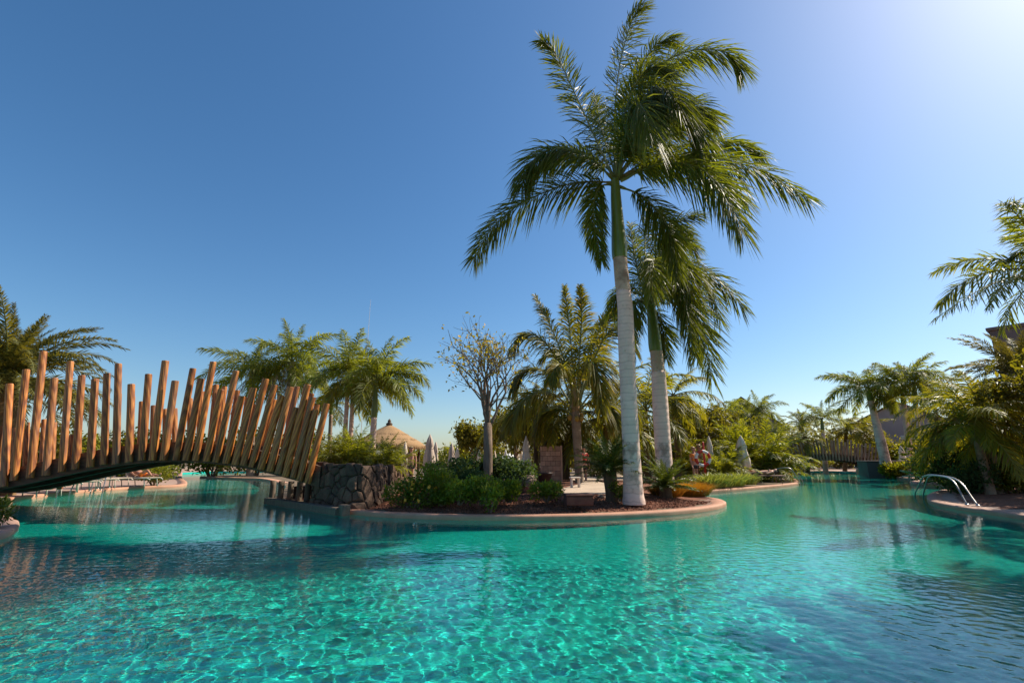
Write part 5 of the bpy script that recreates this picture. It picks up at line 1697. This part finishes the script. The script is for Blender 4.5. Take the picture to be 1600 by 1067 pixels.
# life ring on a red post
pl = atd(1102, 735, 24)
t = thing('life_ring_post', 'red post beside the narrow closed parasol', 'post', (pl.x, 24, .1))
zt_ = atd(1102, 690, 24).z
mb = MB(); mb.lathe([(.055, 0), (.05, zt_ - .15), (.02, zt_ - .1)], 10); mb.build('pole', M['red_paint'], t, True)
zl = atd(1096, 716, 24).z
lr = thing('life_ring', 'red and white life ring hanging on the red post', 'life ring', (atd(1097, 716, 24).x, 23.9, zl))
R_, rr_ = .33, .075
for k_ in range(8):
    V, F = [], []
    for i in range(7):
        a = (k_ + i / 6) * PI / 4
        for j in range(8):
            b_ = j * PI / 4
            rad = R_ + rr_ * math.cos(b_)
            V.append((rad * math.cos(a), rr_ * math.sin(b_), rad * math.sin(a)))
    for i in range(6):
        for j in range(8):
            F.append((i * 8 + j, i * 8 + (j + 1) % 8, (i + 1) * 8 + (j + 1) % 8, (i + 1) * 8 + j))
    link('ring_band', mesh_from('ring_band', V, F, M['red_paint' if k_ % 2 == 0 else 'white_cloth'], True), lr)

# ------------------------------------------------------------------ loungers
def lounger(label, loc, rz, m='sling', fm='white_paint', back=.55, group='loungers on the left terrace'):
    t = thing('sun_lounger', label, 'sun lounger', loc, rz, group)
    for sy in (-.3, .3):
        mb = MB(); mb.tube([(-.95, sy, .30), (-.8, sy, .36), (.5, sy, .36), (.95, sy, .34)], .022, 8); mb.build('side_rail', M[fm], t, True)
    for sx in (-.62, .62):
        mb = MB(); mb.tube([(sx - .1, -.3, 0), (sx, -.3, .34), (sx, .3, .34), (sx - .1, .3, 0)], .02, 8); mb.build('leg_frame', M[fm], t, True)
    mb = MB(); mb.box((-.3, 0, .375), (1.25, .56, .03), 0, .008); mb.build('seat', M[m], t)
    mb = MB()
    c_, s_ = math.cos(back), math.sin(back)
    V = []
    for z in (0, .03):
        for (u, y) in ((0, -.28), (.75, -.28), (.75, .28), (0, .28)):
            V.append((.33 + u * c_ - z * s_, y, .375 + u * s_ + z * c_))
    mb.add(V, [(3, 2, 1, 0), (4, 5, 6, 7), (0, 1, 5, 4), (1, 2, 6, 5), (2, 3, 7, 6), (3, 0, 4, 7)])
    mb.build('backrest', M[m], t)
    mb = MB(); mb.tube([(.33 + .5 * c_, 0, .375 + .5 * s_ - .02), (.85, 0, .34)], .015, 6); mb.build('back_strut', M[fm], t)
    return t
for j, (px, py, rz, b_, lab) in enumerate(((30, 777, 2.6, .5, 'pale lounger nearest the left picture edge'), (92, 769, 2.7, .3, 'pale lounger behind the nearer ladder rail'), (128, 764, 2.7, .3, 'pale lounger right behind the left ladder rails'),
                                           (152, 762, 2.7, .3, 'pale lounger next to the curved ladder rail'), (196, 761, 2.9, .9, 'pale lounger with raised back next to the round bush'), (60, 771, 2.7, .6, 'pale lounger with raised back near the left edge'))):
    p = at(px, py, .1)
    lounger(lab, (p.x, p.y + .7, .1), rz, back=b_)
GLr = 'loungers on the island terrace'
p = at(1206, 757, .1)
lo1 = lounger('brown lounger with a sunbather at the island kerb', (p.x, p.y + .7, .12), PI - .1, 'brown_sling', 'brown_sling', .15, GLr)
p2 = at(1162, 753, .1)
lo2 = lounger('brown lounger under the pointed closed parasol', (p2.x, p2.y + .8, .1), PI - .5, 'brown_sling', 'brown_sling', .5, GLr)
p3 = at(1470, 757, .1)
lo3 = lounger('pale lounger on the bank behind the large rail', (p3.x, p3.y + .7, .1), PI, 'sling', 'white_paint', .3, 'loungers on the right bank')
lounger('pale lounger furthest along the bank behind the large rail', (p3.x + 2.2, p3.y + 1.2, .1), PI, 'sling', 'white_paint', .3, 'loungers on the right bank')

# ------------------------------------------------------------------ people
POSES = {
    'stand': dict(pel=(0, 0, .93), chest=(0, .0, 1.28), neck=(0, 0, 1.47), head=(0, -.02, 1.62), sh=.19, ar=[((-.24, .02, 1.16), (-.26, -.05, .9), (-.25, -.1, .76)), ((.24, .02, 1.16), (.26, -.04, .9), (.25, -.08, .76))],
                  le=[((-.1, 0, .86), (-.11, -.03, .48), (-.11, .02, .08), (-.11, -.16, .03)), ((.1, 0, .86), (.11, .02, .48), (.11, .06, .08), (.12, -.12, .03))]),
    'sit': dict(pel=(0, 0, .12), chest=(0, .12, .46), neck=(0, .14, .64), head=(0, .1, .79), sh=.19, ar=[((-.24, .12, .4), (-.25, -.02, .22), (-.2, -.2, .16)), ((.24, .12, .4), (.25, -.02, .22), (.2, -.2, .16))],
                le=[((-.1, -.02, .1), (-.13, -.42, .18), (-.13, -.5, -.2), (-.13, -.66, -.28)), ((.1, -.02, .1), (.13, -.42, .18), (.13, -.5, -.2), (.13, -.66, -.28))]),
    'lie': dict(pel=(0, 0, .11), chest=(0, .36, .14), neck=(0, .54, .17), head=(0, .69, .19), sh=.19, ar=[((-.25, .26, .1), (-.29, .02, .07), (-.26, -.12, .07)), ((.25, .26, .1), (.32, .1, .08), (.2, .3, .22))],
                le=[((-.1, -.08, .1), (-.11, -.48, .2), (-.11, -.84, .06), (-.11, -.92, .16)), ((.1, -.08, .1), (.11, -.48, .11), (.11, -.9, .06), (.11, -.96, .18))]),
    'recline': dict(pel=(0, 0, .11), chest=(0, .3, .27), neck=(0, .46, .38), head=(0, .56, .50), sh=.19, ar=[((-.25, .24, .2), (-.29, .02, .1), (-.26, -.12, .07)), ((.25, .24, .2), (.30, .02, .1), (.24, -.14, .07))],
                le=[((-.1, -.08, .1), (-.11, -.44, .30), (-.11, -.72, .06), (-.11, -.86, .05)), ((.1, -.08, .1), (.11, -.48, .11), (.11, -.9, .06), (.11, -.96, .18))]),
}
def skin_mesh(name, verts, edges, rads, m, parent, root=0, sub=1):
    me = bpy.data.meshes.new(name)
    me.from_pydata([tuple(v) for v in verts], edges, [])
    o = link(name, me, parent)
    md = o.modifiers.new('skin', 'SKIN')
    md.use_smooth_shade = True
    for i, r_ in enumerate(rads):
        sv = me.skin_vertices[0].data[i]
        sv.radius = r_ if hasattr(r_, '__len__') else (r_, r_)
        sv.use_root = (i == root)
    s = o.modifiers.new('sub', 'SUBSURF')
    s.levels = s.render_levels = sub
    me.materials.append(m)
    return o
def person(label, loc, rz, pose, skin='skin', shirt=None, shorts='dark_cloth', hair='hair', scale=1.0, group='people in the garden'):
    t = thing('person', label, 'person', loc, rz, group)
    t.scale = (scale,) * 3
    P = POSES[pose]
    V, E, R = [], [], []
    def add(p, r_, par=None):
        V.append(Vector(p)); R.append(r_)
        if par is not None:
            E.append((par, len(V) - 1))
        return len(V) - 1
    pel, ch, nk, hd = (Vector(P[k]) for k in ('pel', 'chest', 'neck', 'head'))
    i0 = add(pel, (.15, .12)); wa = add(pel.lerp(ch, .45), (.13, .105), i0); i1 = add(ch, (.16, .12), wa); i2 = add(nk, .055, i1); ax = (hd - nk).normalized()
    i3 = add(hd - ax * .05, .075, i2); i4 = add(hd + ax * .03, .095, i3); add(hd + ax * .10, .07, i4)
    fw = Vector((0, -1, 0)) if pose in ('stand', 'sit') else Vector((0, 0, 1))
    add(hd + fw * .105 - ax * .01, .016, i4)           # the nose
    sd_ = ax.cross(fw).normalized()
    for s in (-1, 1):
        add(hd + sd_ * s * .098, .02, i4)              # ears
    for k_, ch_ in enumerate(P['ar']):
        s = -1 if k_ == 0 else 1
        shp = ch + (nk - ch) * .72 + Vector((s * P['sh'], 0, 0))
        a = add(shp, .058, i1)
        a = add(ch_[0], .046, a); a = add(ch_[1], .033, a); h_ = add(ch_[2], .034, a)
        dd = (Vector(ch_[2]) - Vector(ch_[1])).normalized()
        o_ = dd.orthogonal().normalized()
        for f_ in range(4):
            b_ = add(Vector(ch_[2]) + dd * .05 + o_ * (f_ - 1.5) * .02, .0095, h_)
            add(Vector(ch_[2]) + dd * (.095 - .008 * abs(f_ - 1.3)) + o_ * (f_ - 1.5) * .022 + fw * .012, .008, b_)
        add(Vector(ch_[2]) + dd * .03 + o_ * .055, .0095, h_)
    for ch_ in P['le']:
        a = add(ch_[0], .085, i0); a = add(ch_[1], .056, a)
        a = add(Vector(ch_[1]).lerp(Vector(ch_[2]), .35), .056, a); a = add(ch_[2], .036, a); add(ch_[3], .036, a)
    skin_mesh('body', V, E, R, M[skin], t)
    hv = [hd + ax * .03 - fw * .03, hd + ax * .085 - fw * .02, hd + ax * .12 + fw * .015, hd - ax * .03 - fw * .06]
    skin_mesh('hair', hv, [(0, 1), (1, 2), (0, 3)], [.095, .092, .06, .07], M[hair], t)
    if shirt:
        sh = [pel + (ch - pel) * .12, pel.lerp(ch, .5), ch, ch + (nk - ch) * .55]
        E2 = [(0, 1), (1, 2), (2, 3)]
        R2 = [(.165, .135), (.15, .125), (.175, .135), (.10, .085)]
        for k_, c_ in enumerate(P['ar']):
            s = -1 if k_ == 0 else 1
            sh.append(ch + (nk - ch) * .72 + Vector((s * P['sh'], 0, 0))); R2.append(.072); E2.append((2, len(sh) - 1))
            sh.append(Vector(c_[0]).lerp(sh[-1], .2)); R2.append(.06); E2.append((len(sh) - 2, len(sh) - 1))
        skin_mesh('shirt', sh, E2, R2, M[shirt], t)
    if shorts:
        sh = [pel + (ch - pel) * .08, pel]
        E2, R2 = [(0, 1)], [(.158, .128), (.162, .132)]
        for c_ in P['le']:
            sh.append(Vector(c_[0])); R2.append(.098); E2.append((1, len(sh) - 1))
            sh.append(Vector(c_[0]).lerp(Vector(c_[1]), .5)); R2.append(.085); E2.append((len(sh) - 2, len(sh) - 1))
        skin_mesh('shorts', sh, E2, R2, M[shorts], t)
    return t
p = atd(912.5, 735, 22.5)
person('person in a red shirt standing half behind the coconut palm trunk', (p.x, 22.5, .1), .4, 'stand', shirt='red_cloth')
p = atd(641, 735, 24)
person('bare chested person standing beside the closed parasol by the hut', (p.x, 24, .1), .3, 'stand', hair='fair_hair')
p = atd(1086, 735, 24.5)
person('person in an orange shirt near the life ring', (p.x, 24.5, .1), .5, 'stand', shirt='orange_cloth', hair='fair_hair')
p = atd(1095, 735, 25.5)
person('tall bare chested person with fair hair behind the life ring', (p.x, 25.5, .15), -.3, 'stand', skin='tan_skin', hair='fair_hair', scale=1.05)
o = lo1.location
person('sunbather lying flat on the brown lounger by the kerb', (o.x - .1, o.y, o.z + .39), -PI / 2 + PI - .1 + PI, 'lie', skin='skin', shorts='dark_cloth', group='sunbathers')
o = lo2.location
person('sunbather leaning back on the lounger under the pointed parasol', (o.x + .1, o.y, o.z + .39), PI / 2 - .5, 'recline', skin='tan_skin', shorts='red_cloth', group='sunbathers')
p = at(126, 764, .1)
person('sunbather on the pale lounger behind the left ladder rails', (p.x - .0, p.y + .7, .49), 2.7 - PI / 2, 'recline', skin='skin', shorts='red_cloth', group='sunbathers')
p = at(198, 761, .1)
person('sunbather on the pale lounger next to the round bush', (p.x - .0, p.y + .7, .49), 2.9 - PI / 2, 'recline', skin='tan_skin', shorts='orange_cloth', group='sunbathers')
GP = 'bathers in the pool'
p = at(1343, 741, 0)
person('bather in the water below the right end of the far bridge', (p.x, p.y, POOL_Z + .05), .2, 'stand', group=GP)
p = at(1262, 740, 0)
person('bather in the water below the left end of the far bridge', (p.x, p.y + 1, POOL_Z + .1), 1.1, 'stand', skin='tan_skin', group=GP)
p = at(1272, 740, 0)
person('second bather below the left end of the far bridge, bent shoulders', (p.x, p.y + 1.6, POOL_Z), -.6, 'stand', skin='skin', hair='fair_hair', group=GP)
